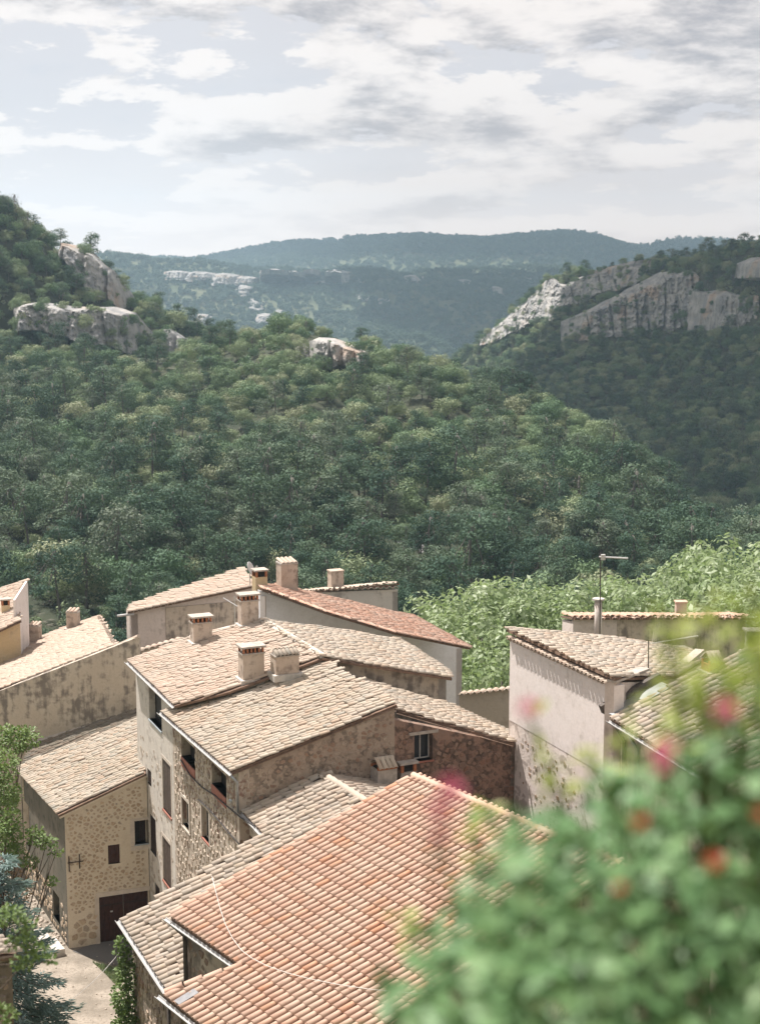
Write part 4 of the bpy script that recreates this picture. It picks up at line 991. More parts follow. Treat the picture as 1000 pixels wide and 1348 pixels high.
    Wall(w.B, w.B - EN * 3).mesh(0, [(0, t(w.L) - .2), (6, t(w.L) - .2)], .4).build('wall', M['stucco_pink'], r3)
    V, Q = tile_shape(.2, .5, 6, True, .95, .03)
    sp = [(w.pt(k * .42 + .2, t(k * .42 + .2) + .04, .42), w.d, -w.o, dz) for k in range(int(w.L / .42))]
    join_tiles('eaves_tiles', V, Q, sp, M['tile_pink'], r3, wloc(r3), 75)
    pipe(r3, [w.pt(-.9, t(0) - .02, .3), w.pt(.1, t(0) + .02, .35)], .08, 'gutter_white', 'gutter')
    # low coping wall linking it to the tall house
    a = atY(185, 855, 79.5); b = atY(245, 838, 81.5)
    w = Wall(a, b); gw = thing('garden_wall', 'low wall with tiled coping between the stained house and the tall house', 'wall', (a.x, a.y, 0)); w.mesh(0, [(0, a.z - .1), (w.L, b.z - .1)], .4).build('wall', M['stucco_tan'], gw)
    sp = [(w.pt(k * .40 + .2, a.z + (b.z - a.z) * k * .4 / w.L - .08, .3), w.d, -w.o, dz) for k in range(int(w.L / .40))]
    join_tiles('coping_tiles', V, Q, sp, M['tile_pink'], gw, wloc(gw), 76)
    # far left house
    P0 = atZ(-70, 856, 12.0)
    P0 = atY(28, 817, 90.0); p0 = Plane(P0, n2(.95, .3), .36)
    r5 = thing('yellow_house', 'house with yellow and white walls at the far left edge', 'house', (P0.x - 3, P0.y + 3, 0))
    pts = [p0.px(*p) for p in ((-60, 858), (28, 817), (21, 789), (37, 764), (-60, 795))]
    roof(r5, p0, pts, M['tile_pink'], .36, .46, True, 0, seed=77, cap=((0, 1), (2, 3)), caph=.02)
    w = Wall(p0.px(-60, 858) - p0.e * .3, p0.px(27, 817) - p0.e * .3); t = lambda x: p0.z(*w.pt(x, 0).to_2d()) - .15
    w.mesh(0, [(0, t(0)), (w.L, t(w.L))], .4).build('wall', M['stucco_yellow'], r5)
    p21, p37 = p0.px(21, 789), p0.px(37, 764)
    wv = Wall(w.B, vec2(p37.x, p37.y)); tt = [(0, p0.z(*w.B.to_2d()) - .15), (wv.L, p37.z - .1)]
    wv.mesh(0, tt, .4).build('wall', M['stucco_white'], r5)
    a = atY(21, 815, 91.0); b = atY(38, 812, 94.0); wq = Wall(a, b); wq.mesh(0, [(0, atY(21, 790, 91).z), (wq.L, atY(37, 765, 94).z)], .12).build('wall', M['stucco_white'], r5)
    chimney(r5, p0.px(8, 806), n2(.95, .3), n2(-.3, .95), .55, .5, .5, 'hooded', 'stucco_yellow', None, False, 8)
rear_houses()

# ------------------------------------------------------------------ right hand houses
def right_houses():
    dz = Vector((0, 0, 1))
    P = atZ(667, 828, 17.6); pl = Plane(P, -n2(.92, .39), .21); e = n2(.39, -.92); n = n2(.92, .39)
    root = thing('plastered_house', 'tall pinkish plastered house, its render crumbling low down, toothed eaves', 'house', (P.x + 4, P.y - 2, 3))
    pts = [pl.px(*p) for p in ((667, 828), (808, 892), (850, 891), (890, 890), (926, 868), (906, 856), (809, 841))]
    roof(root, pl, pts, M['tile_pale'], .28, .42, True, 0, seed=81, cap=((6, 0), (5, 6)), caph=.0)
    A = P + n * .10 + e * .1; B = pl.px(808, 892) + n * .10 - e * .15
    w = Wall(A, B); zt = lambda q: pl.z(*q.to_2d()) - .35
    # upper smooth render, lower battered stretch where it has come away
    zc = 13.6
    w.mesh(zc, [(0, zt(w.A)), (w.L, zt(w.B))], .45).build('wall', M['stucco_white'], root)
    mb = MB(); ks = 8
    low = Wall(w.A - w.o * .012, w.B - w.o * .012)
    lowm = low.mesh(2, [(0, zc - .004), (low.L, zc - .004)], .45)
    for v in lowm.v:                                                # the old corner leans in towards its foot
        f = max(0, (zc - v.z) / 11.6); x = (v - low.A).dot(low.d); v += low.d * (1.1 * f * max(0, 1 - x / 3.0))
    lowm.build('wall', M['plaster_fallen'], root)
    stones(root, low, 1.0, low.L - .1, lambda x: 5, lambda x: zc - .2, .26, 'stone_brown', keep=.34, seed=82, proud=.02, gap=.06, sizes=(.4, .9),
           region=lambda x, z, r: mnoise.noise((x * .55, z * .55, 3.3)) + r.uniform(-.25, .25) > -.02)
    # teeth under the eaves: two rows of half tiles
    V, Q = tile_shape(.13, .34, 6, True, .95, 0)
    for row, (out, drop) in enumerate(((.10, .30), (.22, .16))):
        sp = [(w.pt(k * .31 + .1 + row * .15, zt(w.A) + (zt(w.B) - zt(w.A)) * (k * .31) / w.L + .22 - drop, out + .05), w.d, -w.o, dz) for k in range(int(w.L / .31))]
        join_tiles('eaves_tiles', V, Q, sp, M['tile_pink'], root, wloc(root), 83 + row)
    C = pl.px(880, 890) - e * .15; w2 = Wall(w.B, C); w2.mesh(2, [(0, zt(w2.A) + .12), (w2.L, zt(w2.B) + .12)], .4).build('wall', M['stucco_pink'], root)
    D = pl.px(926, 868) ; Wall(C, D).mesh(2, [(0, zt(C) + .1), (20, D.z - .3)], .4).build('wall', M['stucco_pink'], root)
    E = pl.px(809, 841) - n * .2; Wall(vec2(*pl.px(906, 857).to_2d()), E).mesh(2, [(0, pl.px(906, 857).z - .3), (15, E.z - .3)], .4).build('wall', M['stucco_pink'], root)
    Wall(E, w.A).mesh(2, [(0, E.z - .3), (8, zt(w.A))], .4).build('wall', M['stucco_pink'], root)
    w2.box(MB(), -.05, w2.L * .6, zt(w2.A) + .13, zt(w2.A) + .22, -.3, .12).build('eaves_slab', M['cement'], root)
    # pipe flue and mast behind
    # right roof with mossy tiles
    P1 = atZ(803, 946, 16.0); p1 = Plane(P1, n2(.95, .3), .43)
    r2 = thing('mossy_roofed_house', 'house with a yellowed mossy tile roof half hidden by the rose bush', 'house', (P1.x + 3, P1.y - 3, 4))
    q = [p1.pt(0, 0), p1.pt(9.5, 0), p1.pt(9.5, 6.3), p1.pt(.3, 6.3), p1.pt(.15, 3.75)]
    roof(r2, p1, q, M['tile_grey'], .36, .46, True, 120, seed=86)
    plan = offset_poly([p1.pt(0, 0), p1.pt(9.5, 0), p1.pt(9.5, 6.3), p1.pt(0, 6.3)], [.35, .1, .1, .15])
    body(r2, plan, lambda x, y: p1.z(x, y), 2, 'stucco_tan')
    gutter(r2, p1.pt(-.1, -.08) - dz * .06, p1.pt(9.5, -.08) - dz * .06, .09, 'gutter_white')
    w = Wall(plan[0], plan[1])
    for x, m in ((.5, 'gutter_dark'), (1.5, 'zinc')): pipe(r2, [p1.pt(x, -.02) - dz * .15, w.pt(x + .02, 15.3, .1), w.pt(x + .02, 9, .1)], .075, m, 'downpipe')
    a, b = p1.pt(-.1, .1), p1.pt(-.1, 2.6); mb = MB(); mb.box((a + b) / 2 + p1.N * .06, p1.e * .42, p1.w * 1.25, p1.N * .05); mb.build('flashing', M['zinc'], r2)
    mb = MB(); mb.box((a + b) / 2 + p1.N * .02 - p1.e * .55, p1.e * .12, p1.w * 1.35, p1.N * .35); mb.build('gutter', M['gutter_dark'], r2)
    chimney(r2, p1.px(936, 884), p1.n, -p1.e, .55, .6, .35, 'tent', 'brick_red', 'little open tile hood on the mossy roof', True, 9)
    a, b = p1.pt(.2, 3.7, .1), p1.pt(1.4, 3.9, .1)
    # slender pale chimney at the right edge
    c = atY(993, 880, 60.0); chimney(r2, vec2(c.x, c.y) + dz * (c.z - .5), Vector((1, 0, 0)), Vector((0, 1, 0)), .8, .6, 2.1, 'slab', 'stucco_white', 'tall pale chimney at the right edge', False, 10)
    MB().box(vec2(c.x, c.y) + dz * (c.z + 1.6), Vector((.5, 0, 0)), Vector((0, .4, 0)), dz * .09).build('cap', M['mortar_white'], r2)
    # long low building behind
    a = atY(754, 812, 84.0); b = atY(981, 810, 84.5); xm = atY(812, 812, 84.0).x
    r3 = thing('long_low_building', 'long low building with pink and dark grey walls in front of the bright green trees', 'building', (a.x + 4, a.y + 3, 0))
    w = Wall(a, vec2(xm, 84.05)); w.mesh(2, [(0, a.z - .1), (w.L, a.z - .1)], .4).build('wall', M['stucco_pink'], r3)
    w1 = Wall(vec2(xm + .01, 84.02), b); w1.mesh(2, [(0, a.z - .1), (w1.L, b.z - .1)], .4).build('wall', M['stucco_tan'], r3)
    rp = Plane(vec2(a.x, a.y + 0.0) + dz * a.z, Vector((0, -1, 0)), .2)
    roof(r3, rp, [vec2(a.x - .1, a.y - .25) + dz * (a.z - .0), vec2(b.x + .1, a.y - .25) + dz * (a.z - .0), vec2(b.x + .1, a.y + 5) + dz * (a.z - 1.05), vec2(a.x - .1, a.y + 5) + dz * (a.z - 1.05)], M['tile_orange'], .36, .45, True, 0, seed=87)
    V, Q = tile_shape(.2, .5, 6, True, .95, .03)
    sp = [(vec2(a.x + k * .44 + .2, a.y - .35) + dz * (a.z - .12), Vector((1, 0, 0)), Vector((0, 1, 0)), dz) for k in range(int((b.x - a.x) / .44))]
    join_tiles('coping_tiles', V, Q, sp, M['tile_orange'], r3, wloc(r3), 88)
    Wall(vec2(b.x, b.y), vec2(b.x, b.y + 5)).mesh(2, [(0, a.z - .3), (5, a.z - 1.3)], .4).build('wall', M['stucco_tan'], r3); Wall(vec2(a.x, a.y + 5), vec2(a.x, a.y)).mesh(2, [(0, a.z - 1.3), (5, a.z - .3)], .4).build('wall', M['stucco_pink'], r3)
    c = atY(895, 812, 85.0); chimney(r3, vec2(c.x, c.y) + dz * (a.z - .4), Vector((1, 0, 0)), Vector((0, 1, 0)), .62, .5, 1.05, 'plainblock', 'chimney_render', None, False, 11)
    MB().box(vec2(c.x, c.y) + dz * (a.z + .65), Vector((.36, 0, 0)), Vector((0, .3, 0)), dz * .09).build('cap', M['tile_orange'], r3)
    c = atY(787, 840, 80.0); top = atY(787, 790, 80.0)
    fl = MB().tube([c - dz * .5, top], .21, 10).build('flue_pipe', M['stucco_pink'], r3, True); MB().tube([top, top + dz * .10], .34, 10).build('cap', M['mortar_white'], fl)
    # short wall between the tall house and the plastered house
    a = atY(604, 912, 78.0); b = atY(672, 905, 77.0); w = Wall(a, b)
    g = thing('garden_wall', 'plain tan wall with tiled coping between the pale house and the plastered house', 'wall', (a.x, a.y, 0))
    w.mesh(0, [(0, a.z - .1), (w.L, b.z - .1)], .35).build('wall', M['stucco_yellow'] if False else M['stucco_tan2'], g)
    sp = [(w.pt(k * .36 + .2, a.z + (b.z - a.z) * k * .36 / w.L - .08, .3), w.d, -w.o, dz) for k in range(int(w.L / .36))]
    V, Q = tile_shape(.17, .7, 6, True, .95, .03); join_tiles('coping_tiles', V, Q, sp, M['tile_pink'], g, wloc(g), 89)
M['stucco_tan2'] = wall_mat('stucco_tan2', (.46, .40, .32), (.49, .43, .35), (.43, .37, .30), dirt_amt=.15, lo=.55, hi=.75, loc=31)
right_houses()

# ------------------------------------------------------------------ corner of a hut at the lower left
def hut():
    dz = Vector((0, 0, 1)); P = atZ(28, 1262, 16.0)
    pl = Plane(P, n2(-.75, -.5), .25)
    root = thing('stone_hut', 'corner of a dark stone hut with old tiles at the lower left', 'hut', (P.x - 1, P.y - 1, 8))
    p = [atZ(28, 1258, 16.0), atZ(0, 1238, 16.0)]
    far = n2(-.75, -.5)
    d = (p[1] - p[0]).normalized()
    A = p[0]; B = A + d * 3.2; nrm = Vector((-d.y, d.x, 0)); nrm = nrm if nrm.y < 0 else -nrm
    pl = Plane(A, nrm, .28); q = [A, A + nrm * 3 + dz * .84, B + nrm * 3 + dz * .84, B]
    roof(root, pl, q, M['tile_old'], .30, .42, True, 0, seed=91)
    plan = [A + nrm * .2 + d * .1, B + nrm * .2, B + nrm * 3, A + nrm * 3 + d * .1]
    plan = [plan[3], plan[0], plan[1], plan[2]]
    W = body(root, plan, lambda x, y: pl.z(x, y), 4, 'mortar_brown')
    stones(root, W[0], .05, W[0].L - .05, lambda x: 10, lambda x: 15.6, .24, 'stone_brown', keep=.85, seed=92, proud=.05)
hut()

# ------------------------------------------------------------------ aerials, dish, cables
def aerials():
    dz = Vector((0, 0, 1))
    # mast on the low building
    b = atY(789, 838, 79.6); t = atY(790, 728, 79.6)
    r = thing('tv_antenna', 'thin mast carrying one short horizontal antenna bar in front of the wooded hill', 'antenna', b)
    MB().tube([b - dz * .3, t], .035, 6).build('mast', M['gutter_dark'], r)
    a = atY(788, 733, 79.5); c = atY(826, 735, 79.0); MB().tube([a, c], .055, 6).build('boom', M['aluminium'], r)
    mb = MB(); mb.box(atY(793, 737, 79.5), Vector((.12, 0, 0)), Vector((0, .12, 0)), dz * .3); mb.build('bracket', M['aluminium'], r)
    # yagi over the plastered house
    b = atY(853, 892, 56.0); t = atY(853, 842, 56.0)
    r = thing('tv_antenna', 'comb shaped antenna with many short cross rods above the plastered house roof', 'antenna', b)
    MB().tube([b - dz * .3, t], .025, 6).build('mast', M['gutter_dark'], r)
    a = atY(858, 847, 56.0); c = atY(918, 837, 54.5); MB().tube([a, c], .03, 6).build('boom', M['aluminium'], r)
    d = (c - a); x = Vector((.25, .9, .25)).normalized()
    for k in range(9):
        p = a + d * (k + 1) / 9.3; MB().tube([p - x * .18 + dz * .12, p + x * .18 - dz * .12], .009, 5).build('rod', M['aluminium'], r)
    for s in (-1, 1):
        mb = MB()
        for k in range(4):
            p = a + Vector((.02 + .07 * k, 0, .08 + s * .0)) + dz * (.10 + .1 * k if s > 0 else -.02); mb.tube([p - x * .3, p + x * .3 + dz * .25], .005, 5)
        mb.build('reflector', M['cement'], r)
    # dish
    c = atY(329, 749, 86.5); r = thing('satellite_dish', 'pale satellite dish on a short pole at the back roof ridge', 'satellite dish', c - dz * .8)
    MB().tube([c - dz * 1.0, c - dz * .15], .035, 6).build('pole', M['aluminium'], r)
    n = Vector((.75, -.35, .35)).normalized(); x = n.cross(dz).normalized(); y = x.cross(n); V = []; Fc = []; K = 16
    for sgn in (0, .03):
        for ring in range(4):
            rr = .38 * ring / 3 + .001
            for k in range(K): t = 2 * math.pi * k / K; V.append(c + x * rr * math.cos(t) * .85 + y * rr * math.sin(t) * 1.15 + n * (rr * rr * .7 - sgn))
    for s_ in range(2):
        o = s_ * 4 * K
        for ring in range(3):
            for k in range(K): f = (o + ring * K + k, o + ring * K + (k + 1) % K, o + (ring + 1) * K + (k + 1) % K, o + (ring + 1) * K + k); Fc.append(f if s_ == 0 else f[::-1])
    for k in range(K): Fc.append((3 * K + k, 3 * K + (k + 1) % K, 7 * K + (k + 1) % K, 7 * K + k))
    MB().add(V, Fc).build('dish', M['dish_white'], r, True)
    f = c + n * .45; mb = MB().tube([c - y * .42, f], .02, 5); mb.box(f, x * .05, y * .05, n * .10); mb.build('feed_arm', M['aluminium'], r)
    # small aerial stub behind the left brick chimney
    b = atY(309, 800, 77.0); r = thing('tv_antenna', 'stubby grey aerial behind the left brick chimney', 'antenna', b - dz)
    MB().tube([b - dz * 1.2, b + dz * .6], .03, 6).build('mast', M['aluminium'], r); MB().tube([atY(294, 787, 77.0), atY(314, 799, 76.5)], .03, 5).build('boom', M['aluminium'], r)
    # black service cables drooping over the rubble wall
    w = TH['fw']
    for lab, pts in (('black cable drooping down the rubble wall below the loggia windows', ((240, 1000), (252, 1020), (268, 1036), (285, 1047), (300, 1060), (318, 1075), (335, 1086))), ('second black cable lower on the rubble wall beside the green window', ((263, 1052), (275, 1063), (292, 1082), (305, 1098), (318, 1112)))):
        P = [w.pt(*w.xz(u, v), .07) for u, v in pts]; o = MB().tube(P, .03, 5).build('wall_cable', M['cable_black'], None, True, loc=P[0]); props(o, lab, 'cable', 'cables on the rubble wall')
    # wire across the lane
    P = [atZ(40, 1342, 6.0), atZ(100, 1310, 5.6), atZ(165, 1244, 6.3)]
    P = [P[0].lerp(P[2], t) - dz * (.5 * 4 * t * (1 - t)) for t in [k / 8 for k in range(9)]]
    o = MB().tube(P, .009, 5).build('overhead_wire', M['aluminium'], None, True, loc=P[0]); props(o, 'single thin overhead wire slanting across the dirt lane', 'wire')
    # stone kerb steps at the foot of the garage house
    for k, (pa, lab) in enumerate((((56, 1232), 'upper pale stone slab edging the lane beside the shaded wall'), ((72, 1244), 'lower pale stone slab edging the lane near the house corner'))):
        p = atZ(*pa, .3); d = n2(.5, -.86)
        r = thing('kerb_stone', lab, 'kerb stone', (p.x, p.y, 0), 'kerb stones by the garage house'); MB().box(vec2(p.x, p.y), d * .75, n2(.86, .5) * .28, dz * .35).build('slab', M['mortar_white'], r)
aerials()

# ------------------------------------------------------------------ hills
def lerp_poly(pl, u):
    if u <= pl[0][0]: return pl[0][1:]
    for a, b in zip(pl, pl[1:]):
        if a[0] <= u <= b[0]: t = (u - a[0]) / (b[0] - a[0]); return tuple(x + (y - x) * t for x, y in zip(a[1:], b[1:]))
    return pl[-1][1:]
class Hill:
    """a slope through rows of places seen from the village: each row is a line of (column, row, distance)"""
    def __init__(s, name, rows, u0, u1, du, sub, m, amp, freq, back=((60, -8), (200, -60), (500, -160)), seed=0):
        s.us = [u0 + k * du for k in range(int((u1 - u0) / du) + 1)]; s.name = name
        ctrl = [[Vector(atY(u, *lerp_poly(r, u))) for u in s.us] for r in rows]
        G_ = []
        for j in range(len(ctrl) - 1):
            for k in range(sub):
                t = k / sub
                p0, p1, p2, p3 = ctrl[max(j - 1, 0)], ctrl[j], ctrl[j + 1], ctrl[min(j + 2, len(ctrl) - 1)]
                G_.append([0.5 * ((2 * b) + (c - a) * t + (2 * a - 5 * b + 4 * c - d) * t * t + (3 * b - a - 3 * c + d) * t ** 3) * .6 + (b.lerp(c, t)) * .4 for a, b, c, d in zip(p0, p1, p2, p3)])
        G_.append(ctrl[-1])
        for r_ in G_:
            for i, p in enumerate(r_):
                h = mnoise.fractal(p * freq + Vector((seed, 0, 0)), 1.0, 2.0, 4) * amp; r_[i] = p + Vector((0, -abs(h) * .3, h))
        bk = []
        for dy, dz in back: bk.append([Vector((p.x * (1 + dy / p.y), p.y + dy, p.z + dz)) for p in G_[0]])
        s.front = G_; rowsall = bk[::-1] + G_
        n = len(s.us); V = [p for r_ in rowsall for p in r_]
        Fc = [(j * n + i, (j + 1) * n + i, (j + 1) * n + i + 1, j * n + i + 1) for j in range(len(rowsall) - 1) for i in range(n - 1)]
        s.bvh = BVHTree.FromPolygons([tuple(v) for v in V], Fc)
        me = mesh_np(name, V, Fc, [m], True); place(name, me, kind='structure')
        s.grid = [r_ for r_ in rowsall[len(bk) - 1:]] if bk else G_
    def seat(s, u, v, fall):
        h = s.bvh.ray_cast(O, ray(u, v).normalized()); return h[0] if h[0] is not None else fall
    def scatter(s, per_area, r, keep=None):
        out = []
        for a, b in zip(s.grid, s.grid[1:]):
            for i in range(len(a) - 1):
                p, q, t, w = a[i], b[i], b[i + 1], a[i + 1]
                ar = ((q - p).cross(w - p).length + (t - q).cross(t - w).length) / 2
                nn = ar * per_area; k = int(nn) + (1 if r.random() < nn - int(nn) else 0)
                for _ in range(k):
                    x, y = r.random(), r.random(); P = p.lerp(w, x).lerp(q.lerp(t, x), y)
                    u, v, f = proj(P)
                    if -160 < u < 1160 and (keep is None or keep(u, v, P, r)): out.append(P)
        return out
mid = Hill('wooded_hill', [
    [(-420, 480, 440), (0, 474, 440), (200, 480, 440), (300, 464, 440), (345, 450, 438), (385, 438, 434), (430, 446, 430), (500, 468, 418), (560, 484, 405), (640, 513, 388), (700, 538, 372), (760, 568, 352), (800, 594, 338), (850, 642, 318), (900, 694, 302), (960, 726, 292), (1400, 760, 270)],
    [(-420, 560, 372), (0, 560, 372), (300, 560, 362), (430, 555, 356), (560, 575, 345), (700, 620, 328), (800, 668, 308), (900, 730, 288), (1400, 790, 258)],
    [(-420, 660, 296), (0, 660, 296), (300, 660, 290), (430, 660, 290), (560, 672, 284), (700, 700, 276), (800, 730, 270), (900, 770, 262), (1400, 830, 240)],
    [(-420, 760, 236), (0, 760, 236), (500, 765, 234), (900, 800, 230), (1400, 870, 222)],
    [(-420, 860, 205), (500, 860, 205), (1400, 930, 200)], [(-420, 1010, 180), (500, 1010, 180), (1400, 1010, 180)]], -420, 1400, 14, 5, M['hill_ground'], 4.5, .02, ((25, -3), (80, -20), (200, -70)), 3)
left = Hill('left_hill', [
    [(-420, 120, 470), (-200, 190, 480), (-60, 246, 490), (0, 274, 500), (40, 300, 505), (85, 330, 512), (130, 346, 518), (160, 378, 522), (185, 402, 525), (240, 430, 530), (290, 452, 535), (340, 470, 540), (420, 560, 545)],
    [(-420, 300, 462), (-60, 350, 478), (40, 352, 490), (85, 362, 500), (130, 372, 506), (160, 392, 514), (185, 414, 518), (240, 440, 524), (290, 462, 528), (340, 482, 532), (420, 580, 536)],
    [(-420, 410, 446), (0, 408, 470), (60, 404, 478), (130, 408, 490), (165, 412, 498), (190, 428, 505), (240, 452, 512), (290, 474, 520), (420, 600, 526)],
    [(-420, 452, 442), (0, 440, 466), (60, 446, 474), (130, 462, 484), (190, 482, 494), (240, 482, 500), (290, 496, 508), (420, 620, 515)],
    [(-420, 520, 405), (0, 505, 430), (200, 520, 455), (420, 660, 470)], [(-420, 600, 360), (0, 590, 372), (200, 600, 380), (420, 720, 400)]], -420, 420, 12, 4, M['hill_ground'], 3.5, .025, ((40, -6), (140, -50), (300, -140)), 9)
right = Hill('right_hill', [
    [(540, 510, 1180), (580, 496, 1150), (610, 474, 1110), (640, 450, 1085), (690, 402, 1050), (722, 376, 1030), (760, 364, 1010), (800, 354, 990), (870, 346, 950), (920, 332, 900), (960, 322, 860), (1000, 316, 820), (1150, 296, 760), (1420, 270, 720)],
    [(540, 520, 1150), (580, 505, 1120), (640, 470, 1062), (690, 440, 1020), (722, 424, 995), (760, 410, 975), (800, 396, 955), (870, 372, 915), (920, 372, 870), (1000, 372, 795), (1150, 360, 735), (1420, 340, 700)],
    [(540, 528, 1110), (580, 516, 1085), (640, 490, 1030), (690, 470, 990), (745, 452, 945), (800, 444, 920), (870, 442, 885), (935, 436, 850), (1000, 436, 780), (1150, 440, 720), (1420, 440, 680)],
    [(540, 545, 1000), (640, 530, 930), (745, 520, 850), (870, 520, 770), (1000, 520, 690), (1150, 520, 640), (1420, 520, 600)],
    [(540, 580, 880), (640, 580, 820), (745, 600, 720), (870, 630, 600), (1000, 640, 520), (1150, 640, 500), (1420, 640, 480)],
    [(540, 640, 780), (745, 700, 580), (870, 730, 470), (1000, 740, 420), (1420, 760, 380)], [(540, 720, 700), (745, 800, 500), (870, 830, 400), (1420, 880, 330)]], 540, 1420, 14, 4, M['hill_ground'], 6, .012, ((60, -8), (200, -60), (500, -180)), 15)
far = Hill('far_ridge', [
    [(-600, 372, 2500), (0, 360, 2550), (160, 348, 2600), (250, 341, 2660), (330, 336, 2700), (420, 345, 2750), (560, 352, 2800), (700, 362, 2900), (900, 372, 3000), (1600, 380, 3000)],
    [(-600, 400, 2300), (0, 388, 2350), (160, 366, 2420), (250, 360, 2450), (330, 358, 2480), (420, 362, 2520), (560, 372, 2560), (700, 384, 2620), (900, 400, 2700), (1600, 410, 2700)],
    [(-600, 430, 2100), (160, 410, 2200), (330, 410, 2250), (560, 420, 2300), (800, 440, 2400), (1600, 460, 2400)],
    [(-600, 500, 1700), (160, 470, 1800), (330, 470, 1850), (560, 480, 1850), (800, 520, 1850), (1600, 540, 1900)], [(-600, 600, 1400), (560, 600, 1450), (1600, 620, 1450)]], -600, 1600, 24, 5, M['far_ground'], 42, .0032, ((200, -20), (600, -150)), 21)
back = Hill('distant_plateau', [
    [(-600, 350, 4000), (250, 345, 4000), (360, 329, 4000), (450, 321, 4000), (560, 315, 4000), (660, 312, 4000), (740, 308, 4000), (800, 319, 4050), (850, 326, 4200), (925, 318, 4400), (1100, 322, 4400), (1600, 330, 4400)],
    [(-600, 372, 3500), (250, 362, 3500), (450, 340, 3500), (740, 330, 3500), (850, 344, 3600), (1100, 345, 3800), (1600, 350, 3800)],
    [(-600, 420, 3100), (560, 390, 3100), (1600, 410, 3200)]], -600, 1600, 24, 4, M['far_ground'], 22, .003, ((300, -40), (900, -200)), 27)

# ------------------------------------------------------------------ cliffs: folded rock faces set into the hills
SCRUB = []; srnd = random.Random(3)
def cliff(name, label, top, bot, du, rows, amp, m, seed, set_out=6, freq=.09, group=None, ledge=.5, on=None):
    """top, bot: lines of (column, row, distance)"""
    u0, u1 = top[0][0], top[-1][0]; us = [u0 + (u1 - u0) * k / int((u1 - u0) / du) for k in range(int((u1 - u0) / du) + 1)]
    V = []; n = len(us)
    px = (atY(us[1], 400, top[0][2]) - atY(us[0], 400, top[0][2])).length
    for j in range(rows + 1):
        t = j / rows
        for i, u in enumerate(us):
            a, b = atY(u, *lerp_poly(top, u)), atY(u, *lerp_poly(bot, u))
            if on: a, b = on.seat(u, lerp_poly(top, u)[0], a), on.seat(u, lerp_poly(bot, u)[0], b)
            if on and a.y > b.y + 90: a = b + Vector((0, 25, (lerp_poly(bot, u)[0] - lerp_poly(top, u)[0]) * b.y / F))
            p = a.lerp(b, t); q = Vector((p.x * freq, seed, p.z * freq * .16))
            col = mnoise.ridged_multi_fractal(q, .9, 2.2, 5, 1.0, 2.0) - 1.0
            crack = -max(0, .12 - abs(mnoise.noise(Vector((p.x * freq * 1.7, seed * 2, p.z * freq * .12))))) * 9
            led = mnoise.noise(Vector((p.x * .015, seed + 5, p.z * .33))); fine = mnoise.fractal(p * .5 + Vector((seed, 0, 0)), .8, 2.0, 4)
            eu = min(i, n - 1 - i) / (n * .16); et = min(t / .13, (1 - t) / .2)
            edge = min(1.0, eu + .25 * mnoise.noise(p * freq * 2), et + .9 * mnoise.noise(Vector((p.x * freq * 1.6, seed, p.z * .05))) + .25)
            if on: edge = min(eu, et) * .9 + .95 * mnoise.noise(p * .045) + .55 * mnoise.noise(p * .11) - .05; edge = min(1.0, edge)
            edge = max(-1.0, edge * 2 - 1)
            out = set_out * edge + (col * .8 + led * ledge + fine * .5 + crack * 1.1) * amp * max(0.0, edge)
            V.append(p + Vector((0, -out, 0)))
            if not on and edge > -.6 and srnd.random() < (.22 if (t < .12 or t > .85) else (.10 if mnoise.noise(p * .07) > .12 else .012)) * (px * .45): SCRUB.append(V[-1] + Vector((0, .4, -.8)))
    for i in range(n): V.append(V[i] + Vector((0, 5, -8)))
    Fc = [(j * n + i, (j + 1) * n + i, (j + 1) * n + i + 1, j * n + i + 1) for j in range(rows) for i in range(n - 1)]
    b = (rows + 1) * n; Fc += [(b + i, i, i + 1, b + i + 1) for i in range(n - 1)]
    c = sum((Vector(v) for v in V), Vector()) / len(V); base = Vector((c.x, c.y, min(v.z for v in V)))
    me = mesh_np(name, [v - base for v in V], Fc, [m], False); o = place(name, me, loc=base); props(o, label, 'cliff', group)
